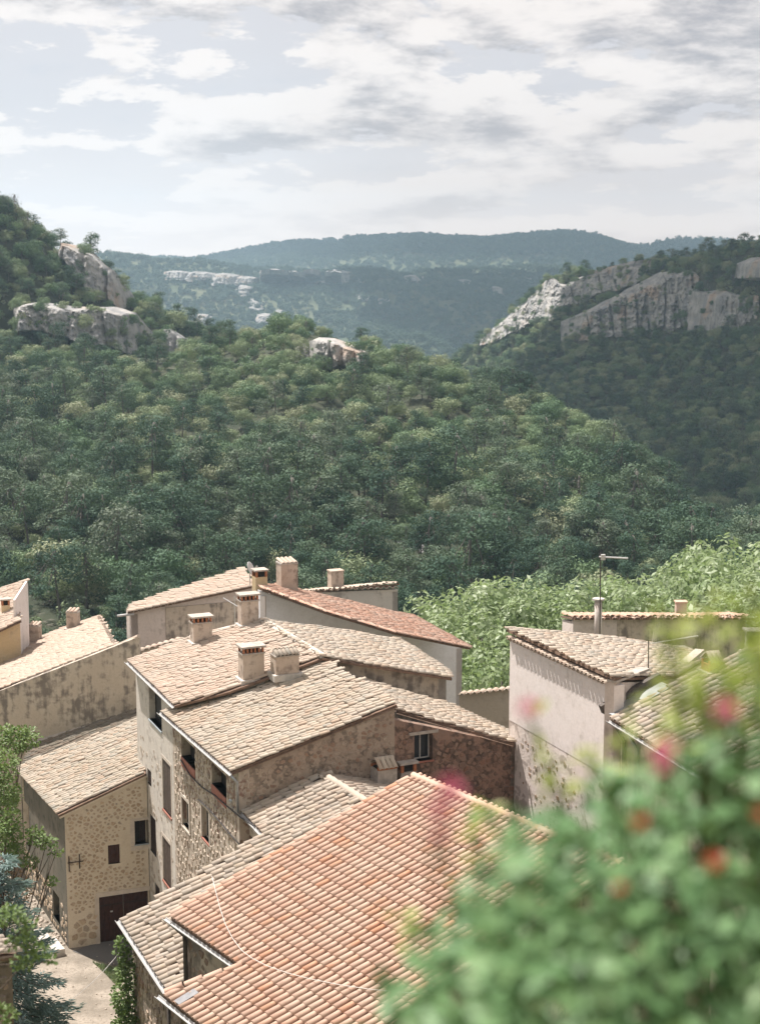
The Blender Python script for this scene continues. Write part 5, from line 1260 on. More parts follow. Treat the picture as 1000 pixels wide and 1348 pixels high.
CL = [
  ('grey and ochre cliff along the foot of the left hill', [(8, 405, 466), (50, 398, 472), (100, 404, 478), (150, 404, 484), (178, 412, 490), (196, 440, 494)], [(8, 442, 463), (50, 440, 468), (100, 452, 474), (150, 468, 480), (178, 474, 486), (196, 476, 492)], 2.2, 14, 3.4, 'rock', 3.1),
  ('pale rock rib at the right shoulder of the left hill, under the leaning pine', [(72, 318, 506), (95, 322, 508), (125, 334, 510), (150, 356, 512), (172, 394, 516)], [(72, 336, 500), (95, 352, 502), (125, 392, 504), (150, 404, 506), (172, 420, 512)], 2.2, 12, 2.6, 'rock', 7.7),
  ('long pale cliff stepping down the ridge line of the right hill', [(632, 446, 1078), (660, 424, 1062), (684, 402, 1046), (704, 386, 1034), (722, 364, 1022), (745, 372, 1010), (790, 354, 986), (830, 344, 962), (860, 340, 946)], [(632, 456, 1066), (660, 446, 1046), (684, 436, 1026), (704, 430, 1012), (722, 424, 996), (745, 410, 986), (790, 392, 962), (830, 378, 938), (860, 366, 930)], 2.6, 12, 5.0, 'rock', 11.3),
  ('broad shaded cliff across the middle of the right hill', [(740, 424, 940), (790, 400, 930), (840, 374, 915), (870, 358, 905), (905, 356, 890), (950, 364, 868)], [(740, 462, 932), (790, 456, 922), (840, 452, 905), (870, 446, 893), (905, 442, 876), (950, 436, 858)], 2.6, 16, 5.0, 'rock', 17.9),
  ('tall fluted cliff on the right hill cut by the picture edge', [(912, 380, 862), (952, 380, 838), (975, 388, 818), (1010, 380, 792), (1060, 376, 770), (1110, 384, 750)], [(912, 440, 850), (952, 446, 830), (975, 446, 812), (1010, 446, 786), (1060, 450, 764), (1110, 450, 745)], 2.6, 16, 5.5, 'rock', 23.3),
  ('small upper crag near the top of the right hill', [(980, 346, 800), (1000, 338, 792), (1040, 336, 784), (1080, 342, 776)], [(980, 366, 794), (1000, 370, 786), (1040, 368, 778), (1080, 368, 770)], 2.6, 8, 3.5, 'rock', 29.9),
  ('grey rock outcrop on the rounded top of the middle hill', [(406, 450, 398), (420, 444, 398), (440, 446, 396), (462, 454, 394), (486, 466, 392)], [(410, 482, 396), (422, 488, 396), (440, 489, 394), (460, 488, 392), (482, 484, 391)], 1.6, 12, 2.4, 'rock', 33.1),
  ('small rocky knob beside the outcrop, left part of the middle hill top', [(386, 458, 410), (398, 452, 410), (412, 462, 408)], [(386, 472, 406), (398, 474, 406), (412, 476, 404)], 1.4, 8, 1.6, 'rock', 37.7),
  ('bare grey rock face low in the trees above the salmon roof', [(500, 716, 256), (522, 706, 256), (548, 712, 254), (566, 724, 253)], [(500, 772, 247), (522, 786, 246), (548, 790, 245), (566, 788, 245)], 1.5, 14, 1.8, 'rock', 41.3),
  ('low grey rock bank above the bright plane trees', [(690, 752, 252), (720, 742, 252), (752, 746, 250), (770, 756, 249)], [(690, 778, 246), (720, 786, 245), (752, 788, 244), (770, 786, 243)], 1.5, 8, 1.5, 'rock', 47.1),
  ('narrow grey crag among the pines right of the hill centre', [(458, 694, 268), (470, 680, 268), (486, 690, 266)], [(458, 720, 262), (470, 726, 261), (486, 724, 261)], 1.4, 10, 1.4, 'rock', 51.9),
  ('tan crag beside the left cliff on the slope down to the valley', [(205, 436, 505), (225, 432, 508), (245, 446, 510)], [(205, 462, 500), (225, 466, 502), (245, 468, 505)], 2.0, 8, 2.0, 'rock', 55.3)]
for lab, tp, bt, du, rows, amp, m, sd in CL: cliff('cliff', lab, tp, bt, du * .45, rows * 2, amp, M[m], sd, (18 if tp[0][0] in (912, 980) else 9) if tp[0][0] > 600 and tp[0][1] < 500 else (3.5 if tp[0][1] > 600 else (10 if tp[0][0] < 100 else 6)))
r = random.Random(77)
FAR_ROCKS = [(232, 352, 22, 9), (262, 354, 24, 10), (296, 358, 22, 12), (322, 360, 18, 10), (362, 352, 24, 12), (386, 352, 16, 9), (410, 348, 12, 7), (444, 354, 18, 13), (478, 358, 12, 6), (318, 384, 14, 10), (338, 402, 16, 12), (350, 422, 18, 10), (262, 424, 22, 12), (278, 436, 16, 10), (505, 398, 9, 7), (480, 392, 11, 5), (545, 355, 14, 6), (655, 384, 10, 8), (612, 360, 10, 5), (690, 356, 12, 5), (370, 412, 12, 6), (425, 372, 16, 4)]
for k, (u, v, w, h) in enumerate(FAR_ROCKS):
    D = 2380 - (v - 350) * 7.2; v = v + 12 if v <= 362 else v; W_ = w
    ordn = ('first', 'second', 'third', 'fourth', 'fifth', 'sixth', 'seventh', 'eighth', 'ninth', 'tenth', 'eleventh', 'twelfth')
    rim = [q for q in FAR_ROCKS if q[1] <= 362]; low_ = sorted([q for q in FAR_ROCKS if q[1] > 362]); rim.sort()
    lab = ('pale limestone scar just under the far ridge rim, %s from the left' % ordn[min(11, rim.index((u, v - 12, w, h)))] if v <= 374 and (u, v - 12, w, h) in rim and rim.index((u, v - 12, w, h)) < 12 else 'smaller pale scar at the right end of the far ridge rim' if (u, v - 12, w, h) in rim else 'pale limestone scar lower down the far ridge slope, %s from the left' % ordn[low_.index((u, v, w, h))])
    cliff('cliff', lab, [(u - w * .72 * 1.3, v - h * .75 * .9, D), (u - w * .72 * .4, v - h * .75 * 1.2, D), (u + w * .72 * .3, v - h * .75 * 1.1, D - 5), (u + w * .72 * 1.3, v - h * .75 * .8, D - 5)], [(u - w * .72 * 1.3, v + h * .75 * .9, D - 25), (u - w * .72 * .3, v + h * .75 * 1.1, D - 30), (u + w * .72 * .4, v + h * .75 * 1.2, D - 30), (u + w * .72 * 1.3, v + h * .75 * .9, D - 28)], 1.0, 14, 6, M['rock_far'], 60 + k * 1.37, 13, .03, None, .5, far)

# ------------------------------------------------------------------ trees
def leaf_quads(V, Q, c, nrm, size, r, stretch=1.3):
    n = (nrm + Vector((r.gauss(0, .3), r.gauss(0, .3), r.gauss(0, .3)))).normalized()
    t = n.cross(Vector((r.gauss(0, 1), r.gauss(0, 1), r.gauss(0, 1)))).normalized(); b = n.cross(t); s = size * r.uniform(.6, 1.25); i = len(V)
    V += [c - t * s * stretch, c - b * s * .55 + n * s * .12, c + t * s * stretch, c + b * s * .55 + n * s * .12]; Q.append((i, i + 1, i + 2, i + 3))
def crown_mesh(name, lobes, per, size, m, seed, fill=.35):
    """lobes: (centre, radii) ellipsoids clothed in small leaf sprays, some inside"""
    r = random.Random(seed); V = []; Q = []
    for c, R in lobes:
        c = Vector(c); k = max(6, int(per * (R[0] * R[1] * R[2]) ** (2 / 3)))
        for _ in range(k):
            d = Vector((r.gauss(0, 1), r.gauss(0, 1), r.gauss(0, 1))).normalized()
            if d.z < -.55 and r.random() < .7: continue
            f = r.uniform(.55, .92) if r.random() < fill else r.gauss(1, .07); p = c + Vector((d.x * R[0], d.y * R[1], d.z * R[2])) * f
            leaf_quads(V, Q, p, Vector((d.x / R[0], d.y / R[1], d.z / R[2])).normalized(), size, r)
    return mesh_arr(name, [tuple(v) for v in V], Q, [m], False)
def trunk_mesh(name, h, r0, limbs, m, seed, bend=.15):
    r = random.Random(seed); mb = MB(); pts = []; x = y = 0
    for k in range(5): pts.append(Vector((x, y, h * k / 4 - (.6 if k == 0 else 0)))); x += r.uniform(-bend, bend) * h / 5; y += r.uniform(-bend, bend) * h / 5
    mb.tube(pts, r0, 6, True, r0 * .45)
    for (c, R) in limbs:
        a = pts[r.choice((2, 3, 3, 4))]; c = Vector(c); mid_ = a.lerp(c, .5) + Vector((0, 0, -.1 * h * r.random())); mb.tube([a, mid_, c], r0 * .42, 5, True, r0 * .12)
    return mesh_np(name, mb.v, mb.f, [m], True)
def oak_lobes(r, W, H, n, z0=.25):
    L = [((0, 0, H * .55), (W * .62, W * .62, H * .42))]
    for _ in range(n):
        a = r.uniform(0, 6.28); d = W * r.uniform(.3, .72); z = H * r.uniform(z0, .82); s = W * r.uniform(.22, .42)
        L.append(((math.cos(a) * d, math.sin(a) * d, z), (s, s, s * r.uniform(.7, .95))))
    return L
def pine_lobes(r, W, H, n):
    L = [((r.uniform(-.2, .2) * W, r.uniform(-.2, .2) * W, H * .86), (W * .5, W * .5, H * .13))]
    for k in range(n):
        z = H * (.42 + .5 * k / n) + r.uniform(-.3, .3); a = r.uniform(0, 6.28); d = W * r.uniform(.25, .85) * (1.15 - .5 * k / n); s = W * r.uniform(.24, .42)
        L.append(((math.cos(a) * d, math.sin(a) * d, z), (s * 1.15, s * 1.15, s * .55)))
    return L
PROTO = {}
def proto(kind, seed, W, H, n, per, size, m, lobes_fn, trunk_h, r0, tm='bark', limbs=3, fill=.35):
    r = random.Random(seed); L = lobes_fn(r, W, H, n)
    c = crown_mesh('crown', L, per, size, M[m], seed, fill); t = trunk_mesh('trunk', trunk_h, r0, L[1:1 + limbs], M[tm], seed + 1)
    PROTO.setdefault(kind, []).append((c, t))
for k in range(4): proto('oak', 100 + k, 3.3 + .35 * k, 5.2 + .4 * k, 16, 118, .155, 'leaf_oak', oak_lobes, 3.2, .17)
for k in range(4): proto('pine', 120 + k, 3.0 + .3 * k, 8.4 + .7 * k, 17, 125, .15, 'leaf_pine', pine_lobes, 7.8 + .6 * k, .19, 'bark_grey', 8, .45)
for k in range(2): proto('bare', 140 + k, 2.4, 6.5, 10, 22, .16, 'leaf_bare', pine_lobes, 6.0, .17, 'bark_grey', 10, .6)
for k in range(3): proto('shrub', 150 + k, 1.9 + .3 * k, 2.3 + .3 * k, 8, 40, .25, 'leaf_oak', lambda r, W, H, n: oak_lobes(r, W, H, n, .15), 1.0, .1, 'bark', 2)
for k in range(3): proto('far', 160 + k, 4.6, 6.2 + k, 7, 7, .85, 'leaf_far', lambda r, W, H, n: oak_lobes(r, W, H, n, .2), 2.0, .3, 'bark', 0)
PC = bpy.data.collections.new('tree_kinds'); PIDX = {}
def joined_proto():
    k = 0
    for kind, lst in PROTO.items():
        PIDX[kind] = []
        for c, t in lst:
            n = len(c.vertices); V = [tuple(v.co) for v in c.vertices] + [tuple(v.co) for v in t.vertices]
            Fc = [tuple(p.vertices) for p in c.polygons] + [tuple(q + n for q in p.vertices) for p in t.polygons]
            me = mesh_np('tree_kind', V, Fc, [c.materials[0], t.materials[0]], False, [0] * len(c.polygons) + [1] * len(t.polygons))
            o = bpy.data.objects.new('tree_kind_%03d' % k, me); PC.objects.link(o); PIDX[kind].append(k); k += 1
joined_proto()
def forest(name, pts):
    """pts: (place, kind index, scale, turn) as one object of instances"""
    me = bpy.data.meshes.new(name); me.from_pydata([tuple(p[0]) for p in pts], [], [])
    for nm, ty, vals in (('idx', 'INT', [p[1] for p in pts]), ('scl', 'FLOAT', [p[2] for p in pts]), ('turn', 'FLOAT', [p[3] for p in pts])):
        me.attributes.new(nm, ty, 'POINT').data.foreach_set('value', vals)
    o = place(name, me, kind='stuff')
    ng = bpy.data.node_groups.get('plant_trees')
    if not ng:
        ng = bpy.data.node_groups.new('plant_trees', 'GeometryNodeTree')
        ng.interface.new_socket('Geometry', in_out='INPUT', socket_type='NodeSocketGeometry'); ng.interface.new_socket('Geometry', in_out='OUTPUT', socket_type='NodeSocketGeometry')
        N = ng.nodes; Lk = ng.links; gi = N.new('NodeGroupInput'); go = N.new('NodeGroupOutput'); ci = N.new('GeometryNodeCollectionInfo'); ci.inputs[0].default_value = PC
        ci.inputs['Separate Children'].default_value = True; ci.inputs['Reset Children'].default_value = True
        iop = N.new('GeometryNodeInstanceOnPoints'); iop.inputs['Pick Instance'].default_value = True
        def attr(nm, ty): a = N.new('GeometryNodeInputNamedAttribute'); a.data_type = ty; a.inputs[0].default_value = nm; return a.outputs[0]
        cx = N.new('ShaderNodeCombineXYZ'); Lk.new(attr('turn', 'FLOAT'), cx.inputs[2])
        e2r = N.new('FunctionNodeEulerToRotation'); Lk.new(cx.outputs[0], e2r.inputs[0])
        Lk.new(gi.outputs[0], iop.inputs['Points']); Lk.new(ci.outputs[0], iop.inputs['Instance']); Lk.new(attr('idx', 'INT'), iop.inputs['Instance Index'])
        Lk.new(e2r.outputs[0], iop.inputs['Rotation']); Lk.new(attr('scl', 'FLOAT'), iop.inputs['Scale']); Lk.new(iop.outputs[0], go.inputs[0])
    md = o.modifiers.new('plant_trees', 'NODES'); md.node_group = ng
    return o
TREE_WORDS = {'pine': ('pine_tree', 'pine', 'layered grey green pine'), 'oak': ('oak_tree', 'oak', 'rounded evergreen oak'), 'bare': ('thin_tree', 'tree', 'thin half bare greyish tree'), 'shrub': ('evergreen_shrub', 'shrub', 'low rounded shrub')}
def where(u, v):
    col = ((70, 'at the left edge'), (160, 'over the two rimmed chimneys'), (300, 'over the tan house'), (400, 'over the satellite dish'), (530, 'over the low pale wall'), (640, 'over the salmon roof end'), (740, 'left of the tall mast'), (830, 'around the tall mast'), (2000, 'right of the tall mast'))
    row = ((520, 'near the hilltop'), (580, 'high on the hill'), (640, 'halfway up the hill'), (700, 'low on the hill'), (9999, 'just above the rooftops'))
    return next(t for k, t in row if v < k), next(t for k, t in col if u < k)
def tree(kind, k, P, sc, turn, label=None, group=None, name=None, cat=None):
    if kind in TREE_WORDS:
        n_, c_, w_ = TREE_WORDS[kind]; u, v, f = proj(P); size = 'small' if sc < .75 else ('large' if sc > 1.15 else 'middling'); rw, cl = where(u, v)
        l_ = '%s %s %s, %s' % (size, w_, rw, cl); g_ = '%s %s trees %s, %s' % (size, n_.split('_')[0], rw, cl)
    else: n_, c_, l_, g_ = name, cat, label, group
    t = thing(name or n_, label or l_, cat or c_, P, group or (g_ if not label else None)); t.rotation_euler = (0, 0, turn); t.scale = (sc, sc, sc)
    c, tr = PROTO[kind][k]; place('crown', c, t); place('trunk', tr, t)
    return t
r = random.Random(4)
def inpoly(u, v, P): return inside(P, u, v)
CLIFF_PX = [([p[:2] for p in tp] + [p[:2] for p in bt][::-1]) for _, tp, bt, *_ in CL]
def oncliff(u, v): return any(inside(c, u, v - 1) for c in CLIFF_PX)
pts_mid = []
for P in mid.scatter(.056, r):
    u, v, f = proj(P)
    if (oncliff(u, v) or (v < 520 and oncliff(u, v - 12))) and r.random() < (.88 if v < 520 else .35): continue
    if mnoise.noise(P * .045) < -.33 and r.random() < .4: continue
    z = mnoise.noise(P * .02 + Vector((4, 0, 0))); lowness = smooth(520, 700, v + (60 if u < 150 else 0) - max(0, (u - 520)) * .12)
    pp = .10 + .52 * lowness + z * .35
    q = r.random(); kind = 'pine' if q < pp else ('oak' if q < .93 else 'shrub')
    if 380 < u < 520 and 590 < v < 720 and r.random() < .18 or r.random() < .012: kind = 'bare'
    if v < 500 and kind == 'oak' and r.random() < .3: kind = 'shrub'
    sc = r.choice((.5, .6, .8, .95, 1.1, 1.3, 1.5)) * r.uniform(.85, 1.12) * (.92 if lowness > .5 else .74)
    pts_mid.append((P, kind, r.randrange(len(PROTO[kind])), sc, r.uniform(0, 6.28), f, u, v))
def emit(pts, name, single):
    cand = {}
    for i, p in enumerate(pts):
        if -10 < p[6] < 1010 and p[7] < 792: cand.setdefault(p[1], []).append((p[5] / p[3], i))
    chosen = set()
    for kind, n in single.items(): chosen |= {i for _, i in sorted(cand.get(kind, []))[:n]}
    for i in sorted(chosen): p = pts[i]; tree(p[1], p[2], p[0], p[3], p[4])
    forest(name, [(p[0], PIDX[p[1]][p[2]], p[3], p[4]) for i, p in enumerate(pts) if i not in chosen])
emit(pts_mid, 'hill_woods', {'pine': 290, 'oak': 290, 'bare': 60, 'shrub': 60})
def simple_pts(H, dens, sc, kinds, keep=None):
    out = []
    for P in H.scatter(dens, r, keep):
        u, v, f = proj(P)
        if oncliff(u, v) and r.random() < (.72 if H is right else .93): continue
        kind = r.choices([k for k, _ in kinds], [w for _, w in kinds])[0]
        out.append((P, PIDX[kind][r.randrange(len(PIDX[kind]))], r.uniform(.5, 1.3) * sc, r.uniform(0, 6.28)))
    return out
forest('left_hill_woods', simple_pts(left, .085, .82, (('oak', 6), ('pine', 2), ('shrub', 3))))
forest('cliff_scrub', [(P, PIDX[k_][r.randrange(len(PIDX[k_]))], r.uniform(.45, 1.0), r.uniform(0, 6.28)) for P in SCRUB for k_ in (r.choice(('shrub', 'shrub', 'oak')),)])
forest('right_hill_woods', simple_pts(right, .045, 1.0, (('oak', 6), ('pine', 2), ('shrub', 2))))
forest('far_ridge_woods', simple_pts(far, .011, 1.15, (('far', 1),)))
forest('distant_plateau_woods', simple_pts(back, .006, 1.5, (('far', 1),)))
# trees that stand out on the skylines
def sky_tree(kind, k, u, v, D, hpx, label):
    P = atY(u, v, D); c, t = PROTO[kind][k]; h = max(q.co.z for q in c.vertices); sc = hpx * D / F / h
    tree(kind, k, P, sc, r.uniform(0, 6), label)
for a in (('pine', 0, 122, 352, 512, 46, 'lone leaning pine on the skyline at the rock shoulder of the left hill'), ('pine', 1, 80, 326, 506, 26, 'slim small pine on the left hill skyline, uphill of the lone pine'), ('bare', 0, 22, 288, 502, 32, 'open crowned pine with bare limbs at the top left skyline'), ('pine', 2, 8, 284, 500, 28, 'dark pine at the left picture edge on the skyline'), ('bare', 1, 38, 302, 503, 24, 'sparse twiggy tree on the upper left skyline'),
          ('pine', 3, 805, 612, 322, 62, 'large dark pine standing clear on the right slope of the middle hill'), ('pine', 0, 830, 640, 314, 50, 'second dark pine just right of the large one on the middle hill slope'), ('pine', 1, 598, 524, 384, 34, 'grey green pine breaking the middle hill skyline at its centre right'), ('pine', 2, 634, 536, 380, 46, 'open pine breaking the middle hill skyline further right'), ('pine', 3, 896, 738, 286, 72, 'broad pine at the right end of the middle hill beside the plane trees'), ('oak', 1, 392, 446, 424, 22, 'round bush capping the knob of the middle hill'), ('oak', 2, 230, 440, 524, 32, 'dark oak on the saddle right of the left cliff'), ('oak', 3, 250, 448, 526, 26, 'smaller dark oak on the saddle toward the far ridge')): sky_tree(*a)

# ------------------------------------------------------------------ bright plane trees behind the right hand houses
def plane_lobes(r, W, H, n):
    L = [((0, 0, H * .6), (W * .6, W * .6, H * .3))]
    for k in range(n):
        a = r.uniform(0, 6.28); d = W * r.uniform(.2, .85); z = H * r.uniform(.38, .9); s = W * r.uniform(.16, .30)
        L.append(((math.cos(a) * d, math.sin(a) * d, z * (1 - .18 * (d / W) ** 2)), (s, s, s * r.uniform(1.0, 1.5))))
    return L
for k in range(4): proto('plane', 180 + k, 4.4, 13.5, 46, 120, .15, 'leaf_plane', plane_lobes, 9, .35, 'bark_grey', 10, .3)
PT = [(585, 792, 126, 'leftmost bright green plane tree beyond the salmon roof'), (640, 778, 120, 'bright plane tree filling the gap between the pale house and the plastered house'), (640, 842, 104, 'low plane tree seen in the gap above the tan garden wall'), (690, 770, 122, 'plane tree behind the left corner of the plastered house'), (738, 784, 118, 'plane tree left of the tall thin mast'), (775, 772, 124, 'plane tree directly behind the flue pipe'), (822, 764, 122, 'plane tree right of the mast, behind the long low building'), (862, 768, 118, 'plane tree behind the middle of the long low building'), (905, 748, 124, 'plane tree behind the small chimney of the long low building'), (946, 734, 126, 'taller plane tree toward the right edge'), (985, 714, 130, 'tallest plane tree at the right edge'), (1010, 740, 116, 'plane tree cut by the right edge of the picture'), (985, 772, 108, 'nearer plane tree low at the right edge behind the slender chimney'), (612, 820, 112, 'small plane tree beside the corner of the pale house'), (930, 722, 140, 'darker plane tree behind the taller ones at right'), (1050, 716, 128, 'plane tree just beyond the right edge')]
for k, (u, v, D, lab) in enumerate(PT):
    T = atY(u, v, D); g = -11.0; sc = (T.z - g) / 12.4; P = Vector((T.x, T.y, g))
    tree('plane', k % 4, P, sc, r.uniform(0, 6.28), lab, 'bright plane trees behind the village', 'plane_tree', 'plane tree')

# ------------------------------------------------------------------ plants near the viewer
def leaf_card(L, W, cup=.2):
    """a small pointed leaf folded along its midrib, 6 faces"""
    V = [(0, 0, 0), (-W * .8, L * .35, cup * W), (0, L * .38, 0), (W * .8, L * .35, cup * W), (-W * .62, L * .7, cup * W * .6), (0, L * .72, -.02 * L), (W * .62, L * .7, cup * W * .6), (0, L, -.07 * L)]
    return V, [(0, 2, 1), (0, 3, 2), (1, 2, 5, 4), (2, 3, 6, 5), (4, 5, 7), (5, 6, 7)]
def put_leaf(mb, P, d, n, L, W, cup=.2):
    V, Fc = leaf_card(L, W, cup); d = d.normalized(); x = d.cross(n).normalized(); z = x.cross(d); mb.add([P + x * a + d * b + z * c for a, b, c in V], Fc)
def rose_bush():
    r = random.Random(8); base = Vector((1.15, 3.4, 29.45))
    root = thing('rose_bush', 'large leafy rose bush with pink and red blooms, very close at lower right', 'bush', base)
    edge = [(450, 1400), (505, 1348), (545, 1268), (585, 1195), (625, 1142), (690, 1085), (735, 1058), (790, 1040), (850, 1000), (905, 978), (950, 930), (1000, 880), (1080, 850)]
    def lim(u): return lerp_poly([(a, b) for a, b in edge], u)[0]
    spots = []
    while len(spots) < 3000:
        u = r.uniform(440, 1120); v = r.uniform(860, 1420); e = lim(u)
        if v < e + r.gauss(0, 26): continue
        if v < e + 90 and r.random() < .45 * (1 - (v - e) / 90) ** .5 if e - 50 < v < e + 90 else False: continue
        D = 2.62 + r.gauss(0, .25) + (1400 - v) * .0009 + r.uniform(0, .5)
        spots.append(atY(u, v, max(2.05, D)))
    spots.sort(key=lambda p: p.y)
    me = mesh_np('leaf', *leaf_card(.056, .0195), [M['leaf_rose']], True)
    mb = MB()
    for k, P in enumerate(spots):
        d = Vector((r.gauss(-.15, .7), r.gauss(-.3, .6), r.gauss(.1, .5))).normalized(); n = Vector((r.gauss(0, .5), r.gauss(-.35, .5), 1)).normalized(); s = r.uniform(.75, 1.3)
        if k < 270:
            x = d.cross(n).normalized(); z = x.cross(d); o = bpy.data.objects.new('leaf', me); COL.objects.link(o); o.parent = root
            q = P - base; o.matrix_local = Matrix(((x.x * s, d.x * s, z.x * s, q.x), (x.y * s, d.y * s, z.y * s, q.y), (x.z * s, d.z * s, z.z * s, q.z), (0, 0, 0, 1)))
        else: put_leaf(mb, P, d, n, .056 * s, .0195 * s)
    mb.build('foliage', M['leaf_rose'], root, True, 'stuff')
    # young yellow green shoots rising above
    mb = MB(); st = MB()
    for tips, D, k in ((((700, 945), (708, 1000), (740, 1060)), 3.3, 7), (((868, 800), (880, 880), (905, 985)), 3.0, 26), (((925, 790), (920, 870), (930, 960)), 3.1, 22), (((985, 800), (975, 860), (960, 940)), 2.9, 20), (((1000, 840), (990, 890), (980, 950)), 2.8, 26), (((820, 960), (835, 1000), (850, 1040)), 3.2, 14), (((620, 1090), (640, 1130), (660, 1170)), 3.2, 10), (((720, 990), (730, 1030), (745, 1070)), 3.1, 10), (((905, 900), (915, 930), (925, 985)), 3.0, 18), (((530, 1195), (545, 1240), (570, 1300)), 3.3, 10), (((880, 830), (895, 900), (900, 960)), 3.25, 18), (((770, 985), (790, 1030), (800, 1060)), 3.2, 12), (((950, 830), (955, 900), (950, 980)), 3.0, 26), (((995, 790), (1000, 860), (985, 950)), 3.1, 26), (((860, 900), (870, 950), (880, 1000)), 3.1, 18), (((930, 880), (925, 930), (935, 990)), 2.9, 22), (((1020, 820), (1010, 900), (1000, 980)), 3.0, 24), (((640, 1060), (655, 1100), (680, 1130)), 3.2, 10)):
        P = [atY(u, v, D) for u, v in tips]; st.tube([P[0], P[1], P[2], P[2] - Vector((0, 0, .25))], .0035, 5, True, .006)
        for q in range(k):
            t = q / k * 1.8; a = P[0].lerp(P[1], t) if t < 1 else P[1].lerp(P[2], t - 1)
            put_leaf(mb, a + Vector((r.gauss(0, .012), r.gauss(0, .02), r.gauss(0, .012))), Vector((r.gauss(0, 1), r.gauss(-.2, .6), r.gauss(.35, .5))), Vector((r.gauss(0, .4), -.3, 1)), r.uniform(.035, .055), r.uniform(.012, .018))
    mb.build('young_foliage', M['leaf_young'], root, True, 'stuff')
    for k in range(26):
        u = r.uniform(560, 1050); e = lim(u); a = atY(u, e + 30, 3.2 + r.uniform(-.3, .3)); b = base + Vector((r.gauss(0, .22), r.gauss(0, .18), 0)); m_ = a.lerp(b, .5) + Vector((r.gauss(0, .05), 0, .12)); st.tube([a, m_, b], .005, 5, True, .011)
    st.build('stems', M['stem_green'], root, True)
    # blooms: cupped petals round a centre
    for u, v, D, R, m in ((695, 932, 2.9, .021, 'petal_pink'), (875, 988, 2.75, .026, 'petal_pink'), (952, 935, 2.7, .026, 'petal_pink'), (592, 1040, 2.7, .028, 'petal_pink'), (576, 1066, 2.72, .022, 'petal_pink'), (574, 1100, 2.8, .016, 'petal_pink'), (940, 1134, 2.8, .020, 'petal_red'), (841, 1082, 2.9, .018, 'petal_red'), (815, 1168, 2.9, .013, 'petal_red'), (1000, 1072, 2.8, .018, 'petal_red'), (868, 1010, 2.8, .018, 'petal_pink')):
        D -= .62; R *= .86; c = atY(u, v, D); mb = MB(); ax = Vector((r.gauss(0, .3), -.6, .7)).normalized(); x0 = ax.cross(Vector((1, 0, 0))).normalized(); y0 = ax.cross(x0)
        for ring, (n, tilt, s) in enumerate(((5, .35, 1.0), (5, .75, .8), (4, 1.15, .55))):
            for q in range(n):
                t = 2 * math.pi * (q + ring * .5) / n; d = (x0 * math.cos(t) + y0 * math.sin(t)) * math.cos(tilt) + ax * math.sin(tilt)
                put_leaf(mb, c - ax * .003, d, ax * 1.0 + d * -.2 if tilt < .9 else -(x0 * math.cos(t) + y0 * math.sin(t)), R * 1.0 * s, R * .5 * s, .5)
        fl = mb.build('rose_flower', M[m], root, True); MB().tube([c - ax * .004, c - ax * .03, Vector((c.x, c.y + .02, c.z - .12))], .0022, 5).build('flower_stalk', M['stem_green'], fl, True)
    # a thin stalk reaching left to the three pink blooms
    MB().tube([atY(592, 1045, 2.72), atY(578, 1105, 2.8), atY(600, 1180, 2.95), atY(650, 1250, 3.1)], .0022, 5, True, .004).build('flower_stalk', M['stem_green'], root, True)
rose_bush()

def leafy(name, label, cat, base, clumps, leaf, m, per, seed, limbs=None, rb=.05, parts=('foliage', 'branch'), group=None):
    """clumps: (centre, radii); leaf: (length, width)"""
    r = random.Random(seed); root = thing(name, label, cat, base, group); mb = MB(); st = MB(); b = Vector(base)
    for c, R in clumps:
        c = Vector(c); vol = (R[0] * R[1] * R[2]) ** (1 / 3)
        for _ in range(int(per * vol * vol)):
            d = Vector((r.gauss(0, 1), r.gauss(0, 1), r.gauss(0, 1))).normalized() * (r.random() ** .4); P = c + Vector((d.x * R[0], d.y * R[1], d.z * R[2]))
            put_leaf(mb, P, Vector((r.gauss(d.x, .8), r.gauss(d.y, .8), r.gauss(d.z - .1, .6))), Vector((r.gauss(0, .6), r.gauss(-.2, .6), 1)), leaf[0] * r.uniform(.7, 1.3), leaf[1] * r.uniform(.7, 1.3))
        m_ = b.lerp(c, .55) + Vector((r.gauss(0, .15), r.gauss(0, .15), r.uniform(0, .4))); st.tube([b, m_, c], rb, 5, True, rb * .25)
        for _ in range(3):
            e = c + Vector((r.gauss(0, R[0] * .6), r.gauss(0, R[1] * .6), r.gauss(0, R[2] * .6))); st.tube([c.lerp(m_, .3), e], rb * .35, 4, True, rb * .1)
    mb.build(parts[0], M[m], root, False); st.build(parts[1], M['bark'], root, True)
    return root
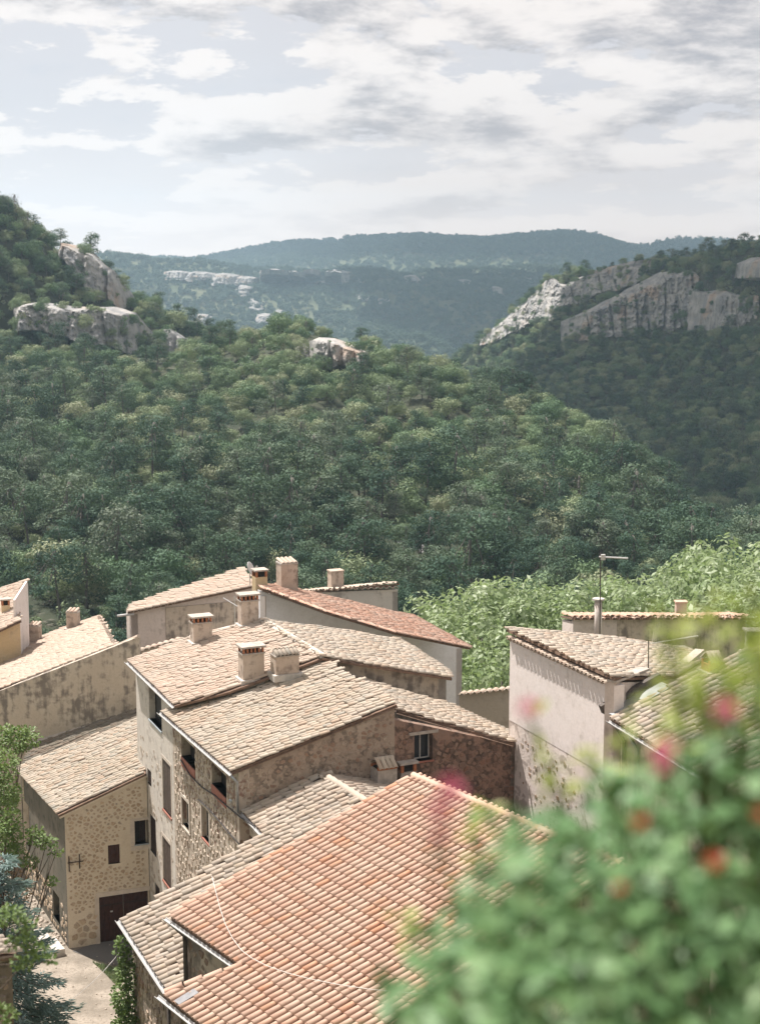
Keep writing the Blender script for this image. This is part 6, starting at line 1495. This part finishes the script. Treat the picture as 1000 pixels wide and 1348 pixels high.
def near_plants():
    r = random.Random(21)
    # fresh green tree at the left edge, in front of the small stone house
    D = 46.0; b = atY(-40, 1330, D); b.z = 4
    C = [(atY(u, v, D + dd), (w, w * 1.1, h)) for u, v, w, h, dd in ((8, 975, .75, .5, 2), (32, 972, .55, .42, 2), (2, 1010, .6, .6, 0), (-5, 1060, .8, .8, 0), (10, 1090, .55, .6, -1), (-10, 1130, .8, .8, 0), (14, 1045, .4, .4, 1), (45, 1100, .38, .26, -1), (62, 1108, .3, .2, -1), (74, 1122, .22, .14, -1), (40, 1135, .3, .2, -1), (68, 1160, .2, .14, -1), (22, 1120, .35, .3, -1))]
    leafy('leafy_tree', 'fresh green tree at the left edge, its sparse boughs crossing the small stone house', 'tree', b, C, (.13, .05), 'leaf_fresh', 1300, 31, rb=.05, parts=('crown', 'branches'))
    b = atY(12, 1215, 45.0); C = [(atY(u, v, 45.5), (w, w, h)) for u, v, w, h in ((18, 1150, .45, .55), (30, 1172, .35, .4), (12, 1190, .4, .4))]
    leafy('dry_shrub', 'rusty brown dry shrub between the fresh green tree and the blue spruce', 'shrub', b, C, (.10, .04), 'leaf_dry', 900, 33, rb=.03)
    # soft bright sprig nearest the corner
    D = 17.0; b = atY(-40, 1348, D); C = [(atY(u, v, D), (w, w, h)) for u, v, w, h in ((10, 1205, .20, .12), (28, 1236, .18, .11), (48, 1252, .15, .08), (66, 1264, .10, .06), (36, 1215, .12, .08), (5, 1335, .16, .12), (30, 1268, .14, .08))]
    leafy('leafy_branch', 'soft yellow green sprig close to the viewer at the lower left edge', 'branch', b, C, (.06, .025), 'leaf_fresh', 5200, 35, rb=.012)
    # creeper on the corner of the old lane house
    w = OL['w']; C = [(w.pt(x, z, .35), (rx, rx, rz)) for x, z, rx, rz in ((.15, 8.6, .35, .55), (.35, 7.7, .4, .6), (.1, 6.7, .5, .7), (.5, 5.9, .4, .6), (-.3, 5.4, .45, .5), (-.5, 6.2, .3, .4))]
    leafy('climbing_shrub', 'bright green shrub climbing the corner of the low lane house under its white gutter', 'shrub', w.pt(.0, 1.0, .5), C, (.13, .06), 'leaf_fresh', 1500, 37, rb=.04)
    # blue spruce
    D = 41.0; T = atY(2, 1128, D); base = Vector((T.x, T.y, 5.0)); root = thing('spruce_tree', 'blue green spruce with drooping tiers of branches at the lower left', 'spruce', base)
    H = T.z - base.z; MB().tube([base, T], .16, 8, True, .03).build('trunk', M['bark'], root, True)
    V = []; Q = []; z = .1; st = MB()
    while z < H - .3:
        n = 9; L = .35 + 3.0 * (z / H) ** .85
        for k in range(n):
            a = r.uniform(0, 6.28); ll = L * r.uniform(.75, 1.1); o = T - Vector((0, 0, z)); dirv = Vector((math.cos(a), math.sin(a), -.12 - .18 * r.random()))
            tip = o + dirv * ll + Vector((0, 0, .12 * ll)); mid_ = o + dirv * ll * .55; st.tube([o, mid_, tip], .02, 4, True, .006)
            side = dirv.cross(Vector((0, 0, 1))).normalized(); m_ = int(26 + 46 * ll)
            for q in range(m_):
                t = r.random() ** .7; P = o + dirv * ll * t + Vector((0, 0, .12 * ll * t * t)); sw = (1 - t) * .38 * ll + .10; P = P + side * r.uniform(-sw, sw) + Vector((0, 0, r.uniform(-.10, .05)))
                d = (dirv + side * r.uniform(-.9, .9) + Vector((0, 0, r.uniform(-.1, .35)))).normalized(); nn = Vector((r.gauss(0, .5), r.gauss(0, .5), 1)).normalized(); x = d.cross(nn).normalized(); s = r.uniform(.07, .15); i = len(V)
                V += [P, P + d * s + x * .022, P + d * s * 2, P + d * s - x * .022]; Q.append((i, i + 1, i + 2, i + 3))
                nn2 = x; V += [P, P + d * s + nn * .022, P + d * s * 1.9, P + d * s - nn * .022]; Q.append((i + 4, i + 5, i + 6, i + 7))
        z += .34
    base_v = Vector(base); me = mesh_arr('needles', [tuple(v - base_v) for v in V], Q, [M['leaf_spruce']]); place('needles', me, root, None); st.build('branches', M['bark'], root, True)
near_plants()

# ------------------------------------------------------------------ haze
def haze():
    m = bpy.data.materials.new('haze'); m.use_nodes = True; g = G(m.node_tree); out = g.n('ShaderNodeOutputMaterial'); v = g.n('ShaderNodeVolumePrincipled')
    v.inputs['Color'].default_value = (.58, .80, 1.0, 1); v.inputs['Density'].default_value = 0.00013; v.inputs['Anisotropy'].default_value = .2
    g.t.links.new(v.outputs[0], out.inputs['Volume'])
    mb = MB().box((0, 2080, -420), (3600, 0, 0), (0, 2930, 0), (0, 0, 760)); o = mb.build('haze', m, None, kind='stuff')
haze()

# ------------------------------------------------------------------ drifting clouds added out of view to shade the right hill and far ridges
def clouds():
    m, g, b = mat('cloud'); b.inputs['Base Color'].default_value = (.85, .85, .86, 1)  # material of the added unseen clouds
    def cloud(C, R, seed):
        r_ = random.Random(seed); V = []; Fc = []; K, J = 48, 24
        for j in range(J + 1):
            ph = math.pi * j / J
            for k in range(K):
                t = 2 * math.pi * k / K; d = Vector((math.cos(t) * math.sin(ph), math.sin(t) * math.sin(ph), math.cos(ph)))
                f = 1 + .45 * mnoise.fractal(d * 1.9 + Vector((seed, 0, 0)), .8, 2.1, 5); z = d.z * (1 if d.z > 0 else .35)
                V.append(Vector((d.x * R[0] * f, d.y * R[1] * f, z * R[2] * f)))
        for j in range(J):
            for k in range(K): Fc.append((j * K + k, (j + 1) * K + k, (j + 1) * K + (k + 1) % K, j * K + (k + 1) % K))
        place('cloud', mesh_np('cloud', V, Fc, [m], True), None, Vector(C), 'structure')  # added out of view, only to shade the hills
    cloud((0, 950, 470), (215, 200, 45), 3.0)
    cloud((-41, 760, 480), (105, 95, 40), 9.0)
    cloud((-8, 4243, 1300), (850, 420, 90), 27.0)
    cloud((230, 2720, 900), (640, 430, 90), 21.0)
clouds()

def gravel():
    r = random.Random(14); mb = MB(); w = GH['W'][0]
    def rock(x, y, s):
        z = .02; c = Vector((x, y, z)); k = 6; a0 = r.uniform(0, 6.28)
        ring = [c + Vector((math.cos(a0 + q * 6.283 / k) * s * r.uniform(.7, 1.1), math.sin(a0 + q * 6.283 / k) * s * r.uniform(.7, 1.1), 0)) for q in range(k)]
        up = [c + (p - c) * .6 + Vector((0, 0, s * r.uniform(.4, .7))) for p in ring]
        mb.add(ring + up, [tuple(range(k, 2 * k))] + [(q, (q + 1) % k, k + (q + 1) % k, k + q) for q in range(k)])
    for _ in range(900): rock(r.uniform(-24, -7), r.uniform(55, 70), r.choice((.015, .02, .03, .05)) * r.uniform(.8, 1.3))
    for _ in range(160):
        p = w.pt(r.uniform(0, w.L), 0, r.uniform(.1, .9)); rock(p.x, p.y, r.uniform(.05, .16))
    mb.build('gravel', M['stone_grey'], None, kind='stuff')
gravel()
